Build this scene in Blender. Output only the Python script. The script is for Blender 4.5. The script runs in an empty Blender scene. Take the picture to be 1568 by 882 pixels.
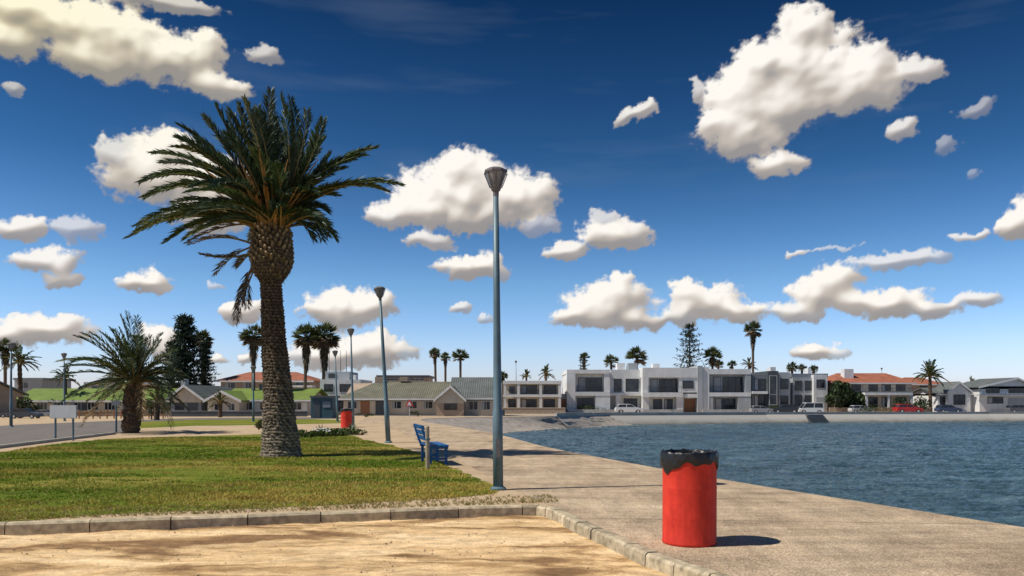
import bpy, bmesh, math, random
import numpy as np
from mathutils import Vector, Matrix
from mathutils.geometry import tessellate_polygon
random.seed(7); rng=np.random.default_rng(7)
F=1220.0; HY=609.0; CH=1.54; SL=0.0121
def zg(y): return 0.0 if y<=45 else -SL*(min(y,115)-45)
def X(px,Y): return (px-784)/F*Y
def Z(py,Y): return CH-(py-HY)/F*Y
def G(px,py):
    k=(py-HY)/F; Y=CH/k
    if Y>45:
        Y=(CH-45*SL)/(k-SL)
        if Y>115 or Y<0: Y=(CH+.847)/k
    return (X(px,Y),Y)
S=bpy.context.scene
COL=S.collection
# ------------------------------------------------ materials
def nt(name):
    m=bpy.data.materials.new(name); m.use_nodes=True
    n=m.node_tree.nodes; l=m.node_tree.links
    return m,n,l,n['Principled BSDF']
def c4(c): return (c[0],c[1],c[2],1)
def noise(n,l,vec,scale,detail=5,rough=.6,dist=0.):
    t=n.new('ShaderNodeTexNoise'); t.inputs['Scale'].default_value=scale; t.inputs['Detail'].default_value=detail
    t.inputs['Roughness'].default_value=rough; t.inputs['Distortion'].default_value=dist
    if vec is not None: l.new(vec,t.inputs['Vector'])
    return t.outputs['Fac']
def ramp(n,l,fac,stops):
    r=n.new('ShaderNodeValToRGB'); e=r.color_ramp.elements
    while len(e)<len(stops): e.new(.5)
    for i,(p,c) in enumerate(stops):
        e[i].position=p; e[i].color=c4(c) if hasattr(c,'__len__') else (c,c,c,1)
    l.new(fac,r.inputs['Fac']); return r.outputs['Color']
def mixc(n,l,fac,a,b,mode='MIX'):
    m=n.new('ShaderNodeMix'); m.data_type='RGBA'; m.blend_type=mode
    for s,v in ((m.inputs[0],fac),(m.inputs[6],a),(m.inputs[7],b)):
        if hasattr(v,'is_output'): l.new(v,s)
        elif hasattr(v,'__len__'): s.default_value=c4(v)
        else: s.default_value=v
    return m.outputs[2]
def bump(n,l,bsdf,h,strength,dist,prev=None):
    b=n.new('ShaderNodeBump'); b.inputs['Strength'].default_value=strength; b.inputs['Distance'].default_value=dist
    l.new(h,b.inputs['Height'])
    if prev: l.new(prev,b.inputs['Normal'])
    l.new(b.outputs['Normal'],bsdf.inputs['Normal']); return b.outputs['Normal']
def coords(n,l,sc=(1,1,1),rot=0):
    t=n.new('ShaderNodeTexCoord'); m=n.new('ShaderNodeMapping'); m.inputs['Scale'].default_value=sc
    m.inputs['Rotation'].default_value=(0,0,rot)
    l.new(t.outputs['Object'],m.inputs['Vector']); return m.outputs['Vector']
def mat(name,col,rough=.8,var=.2,scale=2.,bs=0.,bscale=30.,bd=.01,metal=0.,spec=.4,col2=None,sc=(1,1,1)):
    m,n,l,b=nt(name); v=coords(n,l,sc)
    f=noise(n,l,v,scale)
    a=tuple(x*(1-var) for x in col); c=col2 or tuple(min(1,x*(1+var)) for x in col)
    l.new(ramp(n,l,f,[(.3,a),(.7,c)]),b.inputs['Base Color'])
    b.inputs['Roughness'].default_value=rough; b.inputs['Metallic'].default_value=metal
    b.inputs['Specular IOR Level'].default_value=spec
    if bs: bump(n,l,b,noise(n,l,v,bscale),bs,bd)
    return m
def amat(name,rough=.6,spec=.3,trans=0.,nv=.25,nsc=6.):
    m,n,l,b=nt(name); a=n.new('ShaderNodeAttribute'); a.attribute_name='Col'
    v=coords(n,l); f=noise(n,l,v,nsc)
    c=mixc(n,l,1.,a.outputs['Color'],ramp(n,l,f,[(.3,1-nv),(.7,1+nv)]),'MULTIPLY')
    l.new(c,b.inputs['Base Color']); b.inputs['Roughness'].default_value=rough; b.inputs['Specular IOR Level'].default_value=spec
    if trans:
        t=n.new('ShaderNodeBsdfTranslucent'); l.new(c,t.inputs['Color']); mx=n.new('ShaderNodeMixShader')
        mx.inputs[0].default_value=trans; l.new(b.outputs[0],mx.inputs[1]); l.new(t.outputs[0],mx.inputs[2])
        l.new(mx.outputs[0],n['Material Output'].inputs['Surface'])
    return m
M_leaf=amat('leaf',.5,.4,.18)
M_bark=amat('bark',.9,.2,0,.4,14.)
M_blade=amat('grass_blade',.7,.15,.2,.25,1.2)
M_white=mat('white_plaster',(.66,.66,.65),.85,.14,1.1,sc=(1,1,.35))
M_cream=mat('cream_plaster',(.52,.46,.37),.85,.14,1.1,sc=(1,1,.35))
M_lgrey=mat('lightgrey_plaster',(.36,.38,.40),.85,.14,1.1,sc=(1,1,.35))
M_grey=mat('grey_plaster',(.20,.22,.25),.8,.14,.8)
M_dgrey=mat('dark_panel',(.07,.08,.09),.6,.2,.8)
M_tan=mat('tan_wall',(.38,.29,.21),.85,.15,.8)
M_stone=mat('stone_wall',(.36,.30,.24),.9,.3,4,.4,8,.03)
M_wood=mat('brown_door',(.28,.13,.06),.6,.2,3,sc=(1,1,8))
M_frame=mat('window_frame',(.5,.5,.5),.5,.05)
M_dframe=mat('dark_frame',(.05,.05,.055),.5,.05)
def glassm():
    m,n,l,b=nt('window_glass'); v=coords(n,l); f=noise(n,l,v,.8,2)
    l.new(ramp(n,l,f,[(.35,(.008,.012,.02)),(.7,(.05,.06,.075))]),b.inputs['Base Color'])
    b.inputs['Roughness'].default_value=.08; b.inputs['Specular IOR Level'].default_value=.5; return m
M_glass=glassm()
def roofm(name,col,period,var=.25):
    m,n,l,b=nt(name); v=coords(n,l)
    w=n.new('ShaderNodeTexWave'); w.inputs['Scale'].default_value=period; w.inputs['Distortion'].default_value=.3; l.new(v,w.inputs['Vector'])
    f=noise(n,l,v,.7,6); base=ramp(n,l,f,[(.3,tuple(x*(1-var) for x in col)),(.7,tuple(x*(1+var) for x in col))])
    l.new(mixc(n,l,.35,base,w.outputs['Color'],'MULTIPLY'),b.inputs['Base Color'])
    b.inputs['Roughness'].default_value=.75; bump(n,l,b,w.outputs['Fac'],.5,.05); return m
M_rgreen=roofm('green_roof',(.17,.25,.035),1.2)
M_rolive=roofm('olive_roof',(.17,.165,.115),1.2)
M_rgrey=roofm('grey_roof',(.13,.145,.14),1.2)
M_rred=roofm('red_tile_roof',(.38,.13,.07),1.3)
M_pole=mat('pole_paint',(.11,.17,.20),.5,.2,3,.1,40,.003,.2)
M_lampglass=mat('lamp_glass',(.22,.22,.23),.3,.3,6)
M_lampcap=mat('lamp_cap',(.13,.12,.12),.6,.3,8)
M_concrete=mat('concrete',(.36,.34,.30),.9,.2,1.5,.4,25,.01)
M_rubber=mat('tyre',(.02,.02,.02),.8,.1)
# ------------------------------------------------ geometry accumulators
class Acc:
    def __init__(s): s.v=[]; s.f=[]; s.c=[]; s.col=(1,1,1); s.smooth=False
    def add(s,vs,fs,col=None):
        o=len(s.v); s.v.extend([tuple(v) for v in vs]); s.f.extend([tuple(i+o for i in f) for f in fs]); s.c.extend([col or s.col]*len(vs))
    def box(s,x0,x1,y0,y1,z0,z1):
        s.add([(x0,y0,z0),(x1,y0,z0),(x1,y1,z0),(x0,y1,z0),(x0,y0,z1),(x1,y0,z1),(x1,y1,z1),(x0,y1,z1)],
              [(0,3,2,1),(4,5,6,7),(0,1,5,4),(1,2,6,5),(2,3,7,6),(3,0,4,7)])
    def pbox(s,p0,p1,t,b,Y,d):
        z0=zg(Y)-.3 if b is None else Z(b,Y)
        s.box(X(p0,Y),X(p1,Y),Y,Y+d,z0,Z(t,Y))
    def tube(s,pts,rad,n=8,col=None,cap=True,cols=None):
        pts=[Vector(p) for p in pts]; o=len(s.v); ref=Vector((.3,1,.1)).normalized()
        for i,p in enumerate(pts):
            t=(pts[min(i+1,len(pts)-1)]-pts[max(i-1,0)]).normalized()
            a=t.cross(ref)
            if a.length<.05: a=t.cross(Vector((1,0,0)))
            a.normalize(); b=t.cross(a)
            for k in range(n):
                an=2*math.pi*k/n; q=p+(a*math.cos(an)+b*math.sin(an))*rad[i]; s.v.append(tuple(q)); s.c.append(cols[i] if cols else (col or s.col))
        for i in range(len(pts)-1):
            for k in range(n): s.f.append((o+i*n+k,o+i*n+(k+1)%n,o+(i+1)*n+(k+1)%n,o+(i+1)*n+k))
        if cap:
            s.f.append(tuple(o+k for k in range(n))[::-1]); s.f.append(tuple(o+(len(pts)-1)*n+k for k in range(n)))
    def prism(s,prof,ax,a,b):
        n=len(prof)
        if ax=='x': vs=[(a,p[0],p[1]) for p in prof]+[(b,p[0],p[1]) for p in prof]
        else: vs=[(p[0],a,p[1]) for p in prof]+[(p[0],b,p[1]) for p in prof]
        fs=[tuple(range(n))[::-1],tuple(range(n,2*n))]+[(i,(i+1)%n,n+(i+1)%n,n+i) for i in range(n)]
        s.add(vs,fs)
def mk(name,v,f,m,org=(0,0,0),parent=None,cols=None,smooth=False,recalc=True):
    me=bpy.data.meshes.new(name); v=np.asarray(v,dtype=float)-np.array(org)
    me.from_pydata(v.tolist() ,[],f); me.materials.append(m)
    if cols is not None:
        a=me.color_attributes.new('Col','FLOAT_COLOR','POINT')
        c=np.ones((len(v),4)); c[:,:3]=np.asarray(cols); a.data.foreach_set('color',c.ravel())
    if recalc:
        bm=bmesh.new(); bm.from_mesh(me); bmesh.ops.recalc_face_normals(bm,faces=bm.faces); bm.to_mesh(me); bm.free()
    if smooth: me.polygons.foreach_set('use_smooth',[True]*len(me.polygons))
    ob=bpy.data.objects.new(name,me); COL.objects.link(ob)
    if parent: ob.parent=parent
    else: ob.location=org
    return ob
class Thing:
    def __init__(s,name,org): s.name=name; s.o=tuple(org) if len(org)==3 else (org[0],org[1],zg(org[1])); s.p={}
    def part(s,name,m,smooth=False):
        if name not in s.p: s.p[name]=(Acc(),m,smooth)
        return s.p[name][0]
    def finish(s,rot=0):
        e=bpy.data.objects.new(s.name,None); COL.objects.link(e); e.location=s.o; e.empty_display_size=.3
        e.rotation_euler[2]=rot
        for k,(a,m,sm) in s.p.items():
            if a.v: mk(k,a.v,a.f,m,s.o,e,a.c,sm)
        return e
PERM=rng.permutation(512); GR=rng.normal(size=(512,2)); GR/=np.linalg.norm(GR,axis=1)[:,None]
def perlin(x,y,sd=0):
    xi=np.floor(x).astype(int); yi=np.floor(y).astype(int); xf=x-xi; yf=y-yi
    u=xf*xf*xf*(xf*(xf*6-15)+10); v=yf*yf*yf*(yf*(yf*6-15)+10)
    def g(a,b,dx,dy):
        h=PERM[(PERM[(a+sd*31)&511]+b)&511]; return GR[h,0]*dx+GR[h,1]*dy
    n00=g(xi,yi,xf,yf);n10=g(xi+1,yi,xf-1,yf);n01=g(xi,yi+1,xf,yf-1);n11=g(xi+1,yi+1,xf-1,yf-1)
    return (n00*(1-u)+n10*u)*(1-v)+(n01*(1-u)+n11*u)*v
def fbm(x,y,o,sd=0,g=.5):
    r=0;a=1
    for i in range(o): r=r+a*perlin(x,y,sd+i); x=x*2.03+7.1; y=y*2.03+3.3; a*=g
    return r
# ------------------------------------------------ ground sheets
def smooth_path(pts,step=.5,close=False):
    P=[Vector((p[0],p[1],0)) for p in pts]; out=[]
    for i in range(len(P)-1):
        p0=P[max(i-1,0)];p1=P[i];p2=P[i+1];p3=P[min(i+2,len(P)-1)]
        n=max(1,min(12,int((p2-p1).length/step)))
        if (p2-p1).length>30: n=1
        for k in range(n):
            t=k/n
            q=.5*((2*p1)+(-p0+p2)*t+(2*p0-5*p1+4*p2-p3)*t*t+(-p0+3*p1-3*p2+p3)*t**3) if n>1 else p1
            out.append((q.x,q.y))
    out.append((P[-1].x,P[-1].y)); return out
def sheet(name,pts,dz,m,flat=None):
    bm=bmesh.new(); vs=[bm.verts.new((p[0],p[1],0)) for p in pts]
    for t in tessellate_polygon([[Vector((p[0],p[1],0)) for p in pts]]):
        try: bm.faces.new([vs[i] for i in t])
        except Exception: pass
    if flat is None:
        for yy in (45,80,115):
            bmesh.ops.bisect_plane(bm,geom=bm.verts[:]+bm.edges[:]+bm.faces[:],plane_co=(0,yy,0),plane_no=(0,1,0))
    for v in bm.verts: v.co.z=(zg(v.co.y) if flat is None else flat)+dz
    for f in bm.faces:
        f.normal_update()
        if f.normal.z<0: f.normal_flip()
    me=bpy.data.meshes.new(name); bm.to_mesh(me); bm.free(); me.materials.append(m)
    ob=bpy.data.objects.new(name,me); COL.objects.link(ob); return ob
def jag(pts,step,amp):
    out=[];
    for i in range(len(pts)):
        a=Vector(pts[i]);b=Vector(pts[(i+1)%len(pts)]); L=(b-a).length; n=max(1,min(60,int(L/step)))
        for k in range(n):
            p=a.lerp(b,k/n); am=min(amp,L*.2)*(1+p.y*.02) if n>1 else 0
            out.append((p.x+random.uniform(-am,am),p.y+random.uniform(-am,am)))
    return out
kerb_pts=[(-60,-2),(-30,4.2),(-15,7.6),(-10,8.85),(-6.3,9.75),(-3.2,10.6),(-1.3,11.08),(.1,11.40),(.5,11.32),(.70,10.9),(.94,9.84),(1.25,8.7),(1.5,7.8),(1.93,6.8),(2.6,5.5),(3.6,3.5),(5.5,0),(8,-4),(12,-40)]
kerb=smooth_path(kerb_pts,.3)
near_edge=[(25,-40),(9.7,0),G(1568,808),G(1110,735),G(900,697),G(830,683),G(770,667),G(720,657),G(680,650.5),G(655,646.5),G(645,643.5),G(660,641),G(720,639),G(800,638),(5.0,89)]
wall_edge=[(5.0,89),(12,100),(35,110),(70,117),(160,124),(400,125)]
near_s=smooth_path(near_edge,1.0)
def landm():
    m,n,l,b=nt('sandy_ground'); v=coords(n,l)
    f1=noise(n,l,v,.6,8,.65); f2=noise(n,l,v,40,4,.7)
    c=ramp(n,l,f1,[(.3,(.38,.27,.16)),(.5,(.48,.35,.21)),(.7,(.54,.41,.27))])
    c=mixc(n,l,.5,c,ramp(n,l,f2,[(.35,.6),(.6,1.15)]),'MULTIPLY')
    l.new(c,b.inputs['Base Color']); b.inputs['Roughness'].default_value=.95
    bump(n,l,b,f2,.6,.02); return m
M_land=landm()
def dirtm():
    m,n,l,b=nt('orange_dirt'); v=coords(n,l); vs=coords(n,l,(.5,1.5,1),.06)
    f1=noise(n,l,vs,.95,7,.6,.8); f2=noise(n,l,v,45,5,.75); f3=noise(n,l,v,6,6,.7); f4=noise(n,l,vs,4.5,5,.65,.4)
    c=ramp(n,l,f1,[(.40,(.25,.145,.07)),(.46,(.42,.265,.125)),(.51,(.64,.435,.225)),(.6,(.76,.545,.31)),(.75,(.82,.63,.39))])  # dark brown stops paint soft foreground shadows in along with damp patches
    c=mixc(n,l,.75,c,ramp(n,l,f4,[(.36,.62),(.50,1.03),(.7,1.15)]),'MULTIPLY')
    c=mixc(n,l,.6,c,ramp(n,l,f2,[(.35,.65),(.53,1.06),(.7,1.25)]),'MULTIPLY')
    c=mixc(n,l,.5,c,ramp(n,l,f3,[(.35,.78),(.55,1.1)]),'MULTIPLY')
    l.new(c,b.inputs['Base Color']); b.inputs['Roughness'].default_value=.95; b.inputs['Specular IOR Level'].default_value=.15
    vo=n.new('ShaderNodeTexVoronoi'); vo.feature='SMOOTH_F1'; vo.inputs['Scale'].default_value=3.2; l.new(coords(n,l,(1,1.6,1)),vo.inputs['Vector'])
    nn=bump(n,l,b,vo.outputs['Distance'],.4,.05); nn=bump(n,l,b,f3,.6,.05,nn); bump(n,l,b,f2,.5,.010,nn); return m
def promm():
    m,n,l,b=nt('aggregate_concrete'); v=coords(n,l); vs=coords(n,l,(1,.3,1),-.35); vx=coords(n,l,(.25,1.6,1),.0)
    f1=noise(n,l,v,.5,8,.65); f2=noise(n,l,v,48,5,.8); f3=noise(n,l,vs,2.5,6,.7); f5=noise(n,l,vx,1.2,6,.7); f6=noise(n,l,v,9,5,.7)
    c=ramp(n,l,f1,[(.3,(.31,.225,.15)),(.5,(.42,.315,.21)),(.7,(.50,.39,.27))])
    c=mixc(n,l,.7,c,ramp(n,l,f3,[(.35,.66),(.6,1.15)]),'MULTIPLY')
    c=mixc(n,l,.7,c,ramp(n,l,f5,[(.35,.62),(.55,1.12)]),'MULTIPLY')
    c=mixc(n,l,.5,c,ramp(n,l,f6,[(.35,.7),(.55,1.15)]),'MULTIPLY')
    c=mixc(n,l,.95,c,ramp(n,l,f2,[(.38,.40),(.50,1.05),(.66,1.8)]),'MULTIPLY')
    vo=n.new('ShaderNodeTexVoronoi'); vo.inputs['Scale'].default_value=24; l.new(v,vo.inputs['Vector'])
    sp=ramp(n,l,vo.outputs['Distance'],[(.1,1.0),(.2,0.0)])
    c=mixc(n,l,sp,c,(.68,.62,.52))
    br=n.new('ShaderNodeTexBrick'); br.offset=0; br.inputs['Scale'].default_value=1; br.inputs['Brick Width'].default_value=4000; br.inputs['Row Height'].default_value=3.6; br.inputs['Mortar Size'].default_value=.02; br.inputs['Color1'].default_value=(1,1,1,1); br.inputs['Color2'].default_value=(1,1,1,1); br.inputs['Mortar'].default_value=(.5,.47,.45,1)
    cv=coords(n,l,(1,1,1),.1); cv.node.inputs['Location'].default_value=(900,.6,0)
    l.new(cv,br.inputs['Vector']); c=mixc(n,l,.8,c,br.outputs['Color'],'MULTIPLY')
    l.new(c,b.inputs['Base Color']); b.inputs['Roughness'].default_value=.9; b.inputs['Specular IOR Level'].default_value=.2
    nn=bump(n,l,b,f6,.35,.03); bump(n,l,b,f2,.7,.012,nn); return m
def lawnm():
    m,n,l,b=nt('lawn'); v=coords(n,l); vs=coords(n,l,(.35,1,1))
    f1=noise(n,l,vs,.55,6,.6); f2=noise(n,l,v,30,4,.75); f3=noise(n,l,v,3,6,.7)
    c=ramp(n,l,f1,[(.32,(.09,.15,.012)),(.5,(.18,.215,.022)),(.6,(.32,.26,.055)),(.75,(.22,.22,.03))])
    c=mixc(n,l,.7,c,ramp(n,l,f2,[(.35,.35),(.62,1.25)]),'MULTIPLY')
    c=mixc(n,l,.5,c,ramp(n,l,f3,[(.35,.65),(.65,1.2)]),'MULTIPLY')
    l.new(c,b.inputs['Base Color']); b.inputs['Roughness'].default_value=.95; b.inputs['Specular IOR Level'].default_value=.1
    bump(n,l,b,f2,.8,.04); return m
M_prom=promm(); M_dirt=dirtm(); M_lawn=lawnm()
M_asph=mat('asphalt',(.15,.13,.115),.9,.2,1.2,.4,60,.01)
M_pave=mat('pale_pavement',(.34,.29,.235),.9,.2,1.2,.3,40,.01)
M_beach=mat('beach_gravel',(.34,.30,.26),.95,.3,1.5,.8,12,.05)
land=kerb+near_s+wall_edge[1:]+[(3000,125),(3000,3000),(-3000,3000),(-3000,-40),(-60,-40)]
sheet('ground',land,0,M_land)
lot_full=kerb+[(-60,-40)]
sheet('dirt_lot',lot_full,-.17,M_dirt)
def inpoly(px,py,poly):
    c=np.zeros(len(px),bool); n=len(poly); j=n-1
    for i in range(n):
        xi,yi=poly[i]; xj,yj=poly[j]
        c^=((yi>py)!=(yj>py))&(px<(xj-xi)*(py-yi)/((yj-yi) or 1e-9)+xi); j=i
    return c
gx,gy=np.meshgrid(np.linspace(-12,4,560),np.linspace(4.2,12.0,300)); gx=gx.ravel(); gy=gy.ravel()
gz=-.125+.016*fbm(gx*1.3,gy*2.6,3,51)+.012*fbm(gx*4.2,gy*5.5,3,55,.6)
V=np.stack([gx,gy,gz],1); ii=np.arange(300*560).reshape(300,560)
Qd=np.stack([ii[:-1,:-1],ii[:-1,1:],ii[1:,1:],ii[1:,:-1]],-1).reshape(-1,4)
cen=V[Qd].mean(1); lot_in=[(p[0],p[1]-.07) if p[0]<.45 else (p[0]-.07,p[1]) for p in kerb]+[(-60,-40)]
Qd=Qd[inpoly(cen[:,0],cen[:,1],lot_in)]
used,inv=np.unique(Qd.ravel(),return_inverse=True)
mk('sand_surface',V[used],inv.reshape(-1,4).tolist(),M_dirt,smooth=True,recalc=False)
left_edge=[G(560,641),G(549,648),G(548,655),G(562,668),G(600,680),G(640,692),G(690,714),G(740,737),G(772,752),(.25,11.9),(.5,11.45)]
ki=[i for i,p in enumerate(kerb) if p[0]>.6][0]
prom=kerb[ki:]+[(24.99,-40)]+near_s[1:]
prom=prom+[(5.0,94),G(600,636.5)]+jag(left_edge,.5,.05)[:-12]
sheet('promenade',prom,.004,M_prom)
lawn_px=[(-500,815),(0,799),(150,789),(300,782),(440,777),(560,771),(700,762),(760,756),(772,749),(740,738),(690,715),(640,693),(600,682),(560,674),(540,667),(470,664),(400,665),(300,668),(170,672),(80,681),(0,693),(-300,730)]
lawn=[G(*p) for p in lawn_px]
sheet('lawn',jag(lawn,.25,.06),.006,M_lawn)
sheet('lawn',[G(*p) for p in [(208,656),(300,652),(395,651),(530,648),(540,644),(480,642),(395,642),(300,643),(215,646)]],.006,M_lawn)
road=[G(-500,745),G(-300,722),G(0,686),G(80,676),G(178,664),G(215,656),G(250,645),G(540,641),G(540,638.5),G(300,640),G(180,644),G(0,652),G(-500,668)]
sheet('road',road,.003,M_asph)
sheet('pavement',[(5.2,90.5),(12,101),(35,111),(70,118),(160,125.2),(160,128),(70,126),(30,124),(2,110),(-8,100),G(600,636.3)],.012,M_pave)
# beach
def resample(P,n):
    P=np.array(P,float); d=np.r_[0,np.cumsum(np.linalg.norm(np.diff(P,axis=0),axis=1))]; t=np.linspace(0,d[-1],n)
    return np.stack([np.interp(t,d,P[:,k]) for k in range(P.shape[1])],1)
up=[(p[0],p[1],zg(p[1])-.02) for p in near_s if p[1]>33]+[(12,100,-.7)]
lo=[(.6,34,-2.1),(.3,50,-2.1),(0,65,-2.1),(.1,76,-2.1),(3.3,82,-2.1),(7,89,-2.1),(12,95,-2.1),(17,101,-2.1)]
U=resample(up,60); L_=resample(lo,60); bv=[];bf=[]
for j in range(9):
    t=j/8
    for i in range(60):
        p=U[i]*(1-t)+L_[i]*t; p[2]=U[i][2]*(1-t)**1.3+(-2.1)*(1-(1-t)**1.3)
        p=p+rng.normal(0,.12,3)*np.array([1,1,.25])*(0 if j==0 else 1); bv.append(p)
for j in range(8):
    for i in range(59): bf.append((j*60+i,j*60+i+1,(j+1)*60+i+1,(j+1)*60+i))
mk('beach',bv,bf,M_beach,smooth=True)
# bay wall
a=Acc()
for E,sl in ((near_s,0.05),(wall_edge,2.2)):
    for i in range(len(E)-1):
        p=Vector((*E[i],0));q=Vector((*E[i+1],0)); d=(q-p)
        if d.length<1e-6: continue
        nrm=Vector((d.y,-d.x,0)).normalized()*sl
        zp,zq=zg(p.y),zg(q.y)
        a.add([(p.x,p.y,zp),(q.x,q.y,zq),(q.x+nrm.x,q.y+nrm.y,-2.6),(p.x+nrm.x,p.y+nrm.y,-2.6)],[(0,1,2,3)])
def wallm():
    m,n,l,b=nt('sea_wall_concrete'); t=n.new('ShaderNodeTexCoord'); sp=n.new('ShaderNodeSeparateXYZ'); l.new(t.outputs['Object'],sp.inputs[0]); mr=n.new('ShaderNodeMapRange'); mr.inputs['From Min'].default_value=-2.; mr.inputs['From Max'].default_value=-.8; l.new(sp.outputs['Z'],mr.inputs['Value'])
    f=noise(n,l,coords(n,l,(.6,.6,2)),1.,6,.7); ad=n.new('ShaderNodeMath'); ad.operation='MULTIPLY_ADD'; l.new(f,ad.inputs[0]); ad.inputs[1].default_value=.6; l.new(mr.outputs[0],ad.inputs[2])
    c=ramp(n,l,ad.outputs[0],[(.3,(.05,.05,.045)),(.5,(.20,.19,.17)),(.75,(.33,.315,.29)),(1.,(.38,.36,.33))]); l.new(c,b.inputs['Base Color']); b.inputs['Roughness'].default_value=.9; return m
mk('sea_wall',a.v,a.f,wallm(),recalc=False)
a=Acc()
for i in range(len(wall_edge)-1):
    p=Vector((*wall_edge[i],0));q=Vector((*wall_edge[i+1],0)); d=(q-p).normalized(); nn=Vector((-d.y,d.x,0))*.3; L=(q-p).length; n=max(1,int(L/4))
    for k in range(n):
        s=p.lerp(q,k/n)+d*.02; e=p.lerp(q,(k+1)/n)-d*.02
        z=zg(s.y)-.1; z2=zg(s.y)+.34
        vs=[s,e,e+nn,s+nn]; a.add([(w.x,w.y,z) for w in vs]+[(w.x,w.y,z2) for w in vs],[(0,3,2,1),(4,5,6,7),(0,1,5,4),(1,2,6,5),(2,3,7,6),(3,0,4,7)])
mk('parapet_wall',a.v,a.f,mat('parapet_concrete',(.42,.39,.35),.9,.2,.6))
T=Thing('slipway_steps',(42,110.5,zg(110.5)))
for i in range(6): T.part('steps',M_dgrey).box(40.9,43.4,111.0-i*.42,111.42-i*.42-.004,-2.5,-.82-i*.18)
T.finish()
# water
def waterm():
    m,n,l,b=nt('sea_water'); v=coords(n,l,(.55,1.25,1),.15); v2=coords(n,l,(.6,1,1),-.35)
    f1=noise(n,l,v,2.8,6,.68); f2=noise(n,l,v2,.9,4,.6); f3=noise(n,l,v,.06,4,.6)
    c=ramp(n,l,f2,[(.35,(.030,.064,.085)),(.6,(.070,.13,.165)),(.72,(.13,.20,.235))])
    c=mixc(n,l,.5,c,ramp(n,l,f3,[(.35,.65),(.65,1.25)]),'MULTIPLY')
    l.new(c,b.inputs['Base Color']); b.inputs['Roughness'].default_value=.18; b.inputs['IOR'].default_value=1.33
    nn=bump(n,l,b,f2,.8,.32); bump(n,l,b,f1,1.,.17,nn); return m
M_water=waterm()
NR,NC=800,560
yy=11*(165/11)**(np.arange(NR)/(NR-1)); tt=np.linspace(-.16,.80,NC); YY=np.repeat(yy[:,None],NC,1); XX=tt[None,:]*YY
def ridge(x,y,sd): return 1-2*np.abs(perlin(x,y,sd))*1.6
wob=.6*perlin(XX*.25,YY*.25,61)
H_=.055*ridge(XX*.42+wob,YY*.85+wob*.8,62)+.048*ridge(XX*1.0+YY*.3,YY*1.9-XX*.2,63)+.032*ridge(XX*2.2-YY*.4,YY*3.6+XX*.3,64)+.05*perlin(XX*.16,YY*.3,65)
H_*=np.clip((YY-10)/8,0.3,1)
V=np.stack([XX,YY,-1.93+H_],-1).reshape(-1,3); ii=np.arange(NR*NC).reshape(NR,NC); Qw=np.stack([ii[:-1,:-1],ii[:-1,1:],ii[1:,1:],ii[1:,:-1]],-1).reshape(-1,4)
def npmesh(name,V,Q,m,smooth=True,cols=None):
    me=bpy.data.meshes.new(name); me.vertices.add(len(V)); me.vertices.foreach_set('co',V.astype(np.float32).ravel()); k=Q.shape[1]; me.loops.add(Q.size); me.loops.foreach_set('vertex_index',Q.ravel().astype(np.int32)); me.polygons.add(len(Q)); me.polygons.foreach_set('loop_start',(np.arange(len(Q))*k).astype(np.int32)); me.polygons.foreach_set('loop_total',np.full(len(Q),k,np.int32))
    if smooth: me.polygons.foreach_set('use_smooth',np.ones(len(Q),bool))
    me.update(calc_edges=True)
    if cols is not None: ca=me.color_attributes.new('Col','FLOAT_COLOR','POINT'); ca.data.foreach_set('color',cols.astype(np.float32).ravel())
    me.materials.append(m); ob=bpy.data.objects.new(name,me); COL.objects.link(ob); return ob
npmesh('water',V,Qw,M_water)
mk('water',[(-200,-300,-2.15),(3000,-300,-2.15),(3000,200,-2.15),(-200,200,-2.15)],[(0,1,2,3)],M_water,recalc=False)
a=Acc(); P=resample([(-.3,76.4),(3.0,81.6),(6.6,88.2),(11.5,94.2),(16.5,100.3)],90)
for i in range(89):
    if random.random()<.25: continue
    w=random.uniform(.12,.55); d=random.uniform(-.35,.0); p=P[i];q=P[i+1]; a.add([(p[0]+.3,p[1]+d,-1.86),(q[0]+.3,q[1]+d,-1.86),(q[0]+.3,q[1]+d-w,-1.86),(p[0]+.3,p[1]+d-w*.8,-1.86)],[(0,1,2,3)])
mk('foam',a.v,a.f,mat('sea_foam',(.6,.62,.62),.8,.15,4))
# kerb stones
a=Acc(); K=[Vector((*p,0)) for p in smooth_path(kerb_pts,.1) if -40<p[0]<9]
dist=[0]
for i in range(1,len(K)): dist.append(dist[-1]+(K[i]-K[i-1]).length)
def kat(s):
    i=int(np.searchsorted(dist,s)); i=min(max(i,1),len(K)-1); t=(s-dist[i-1])/max(1e-6,dist[i]-dist[i-1]); return K[i-1].lerp(K[i],t)
s=0.3
while s<dist[-1]-1.2:
    p0=kat(s); seg=.93 if p0.x<-.4 else (.28 if p0.x<.9 else .5)
    e=s+seg-.014; ja=random.uniform(-.008,.008); jb=random.uniform(-.008,.008)
    ring=[]
    for u in (s,e):
        p=kat(u); d=(kat(u+.1)-kat(u-.1)).normalized(); nn=Vector((d.y,-d.x,0)); jc=random.uniform(-.005,.005)
        for w,z in ((-.01,-.25),(-.01,.0),(.01,.012),(.125,.012),(.15,-.012),(.16,-.25)): 
            q=p+nn*(w+jb); ring.append((q.x,q.y,z+ja+jc))
    g=random.uniform(.75,1.15); a.add(ring,[(0,1,2,3,4,5),(11,10,9,8,7,6)]+[(i,6+i,6+(i+1)%6,(i+1)%6) for i in range(6)],(.42*g,.35*g,.24*g))
    s+=seg
mk('kerb',a.v,a.f,amat('kerb_stone',.95,.2,0,.45,9.),cols=a.c)
a=Acc(); P=[G(-300,722),G(0,687),G(80,677),G(178,665)]
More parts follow.
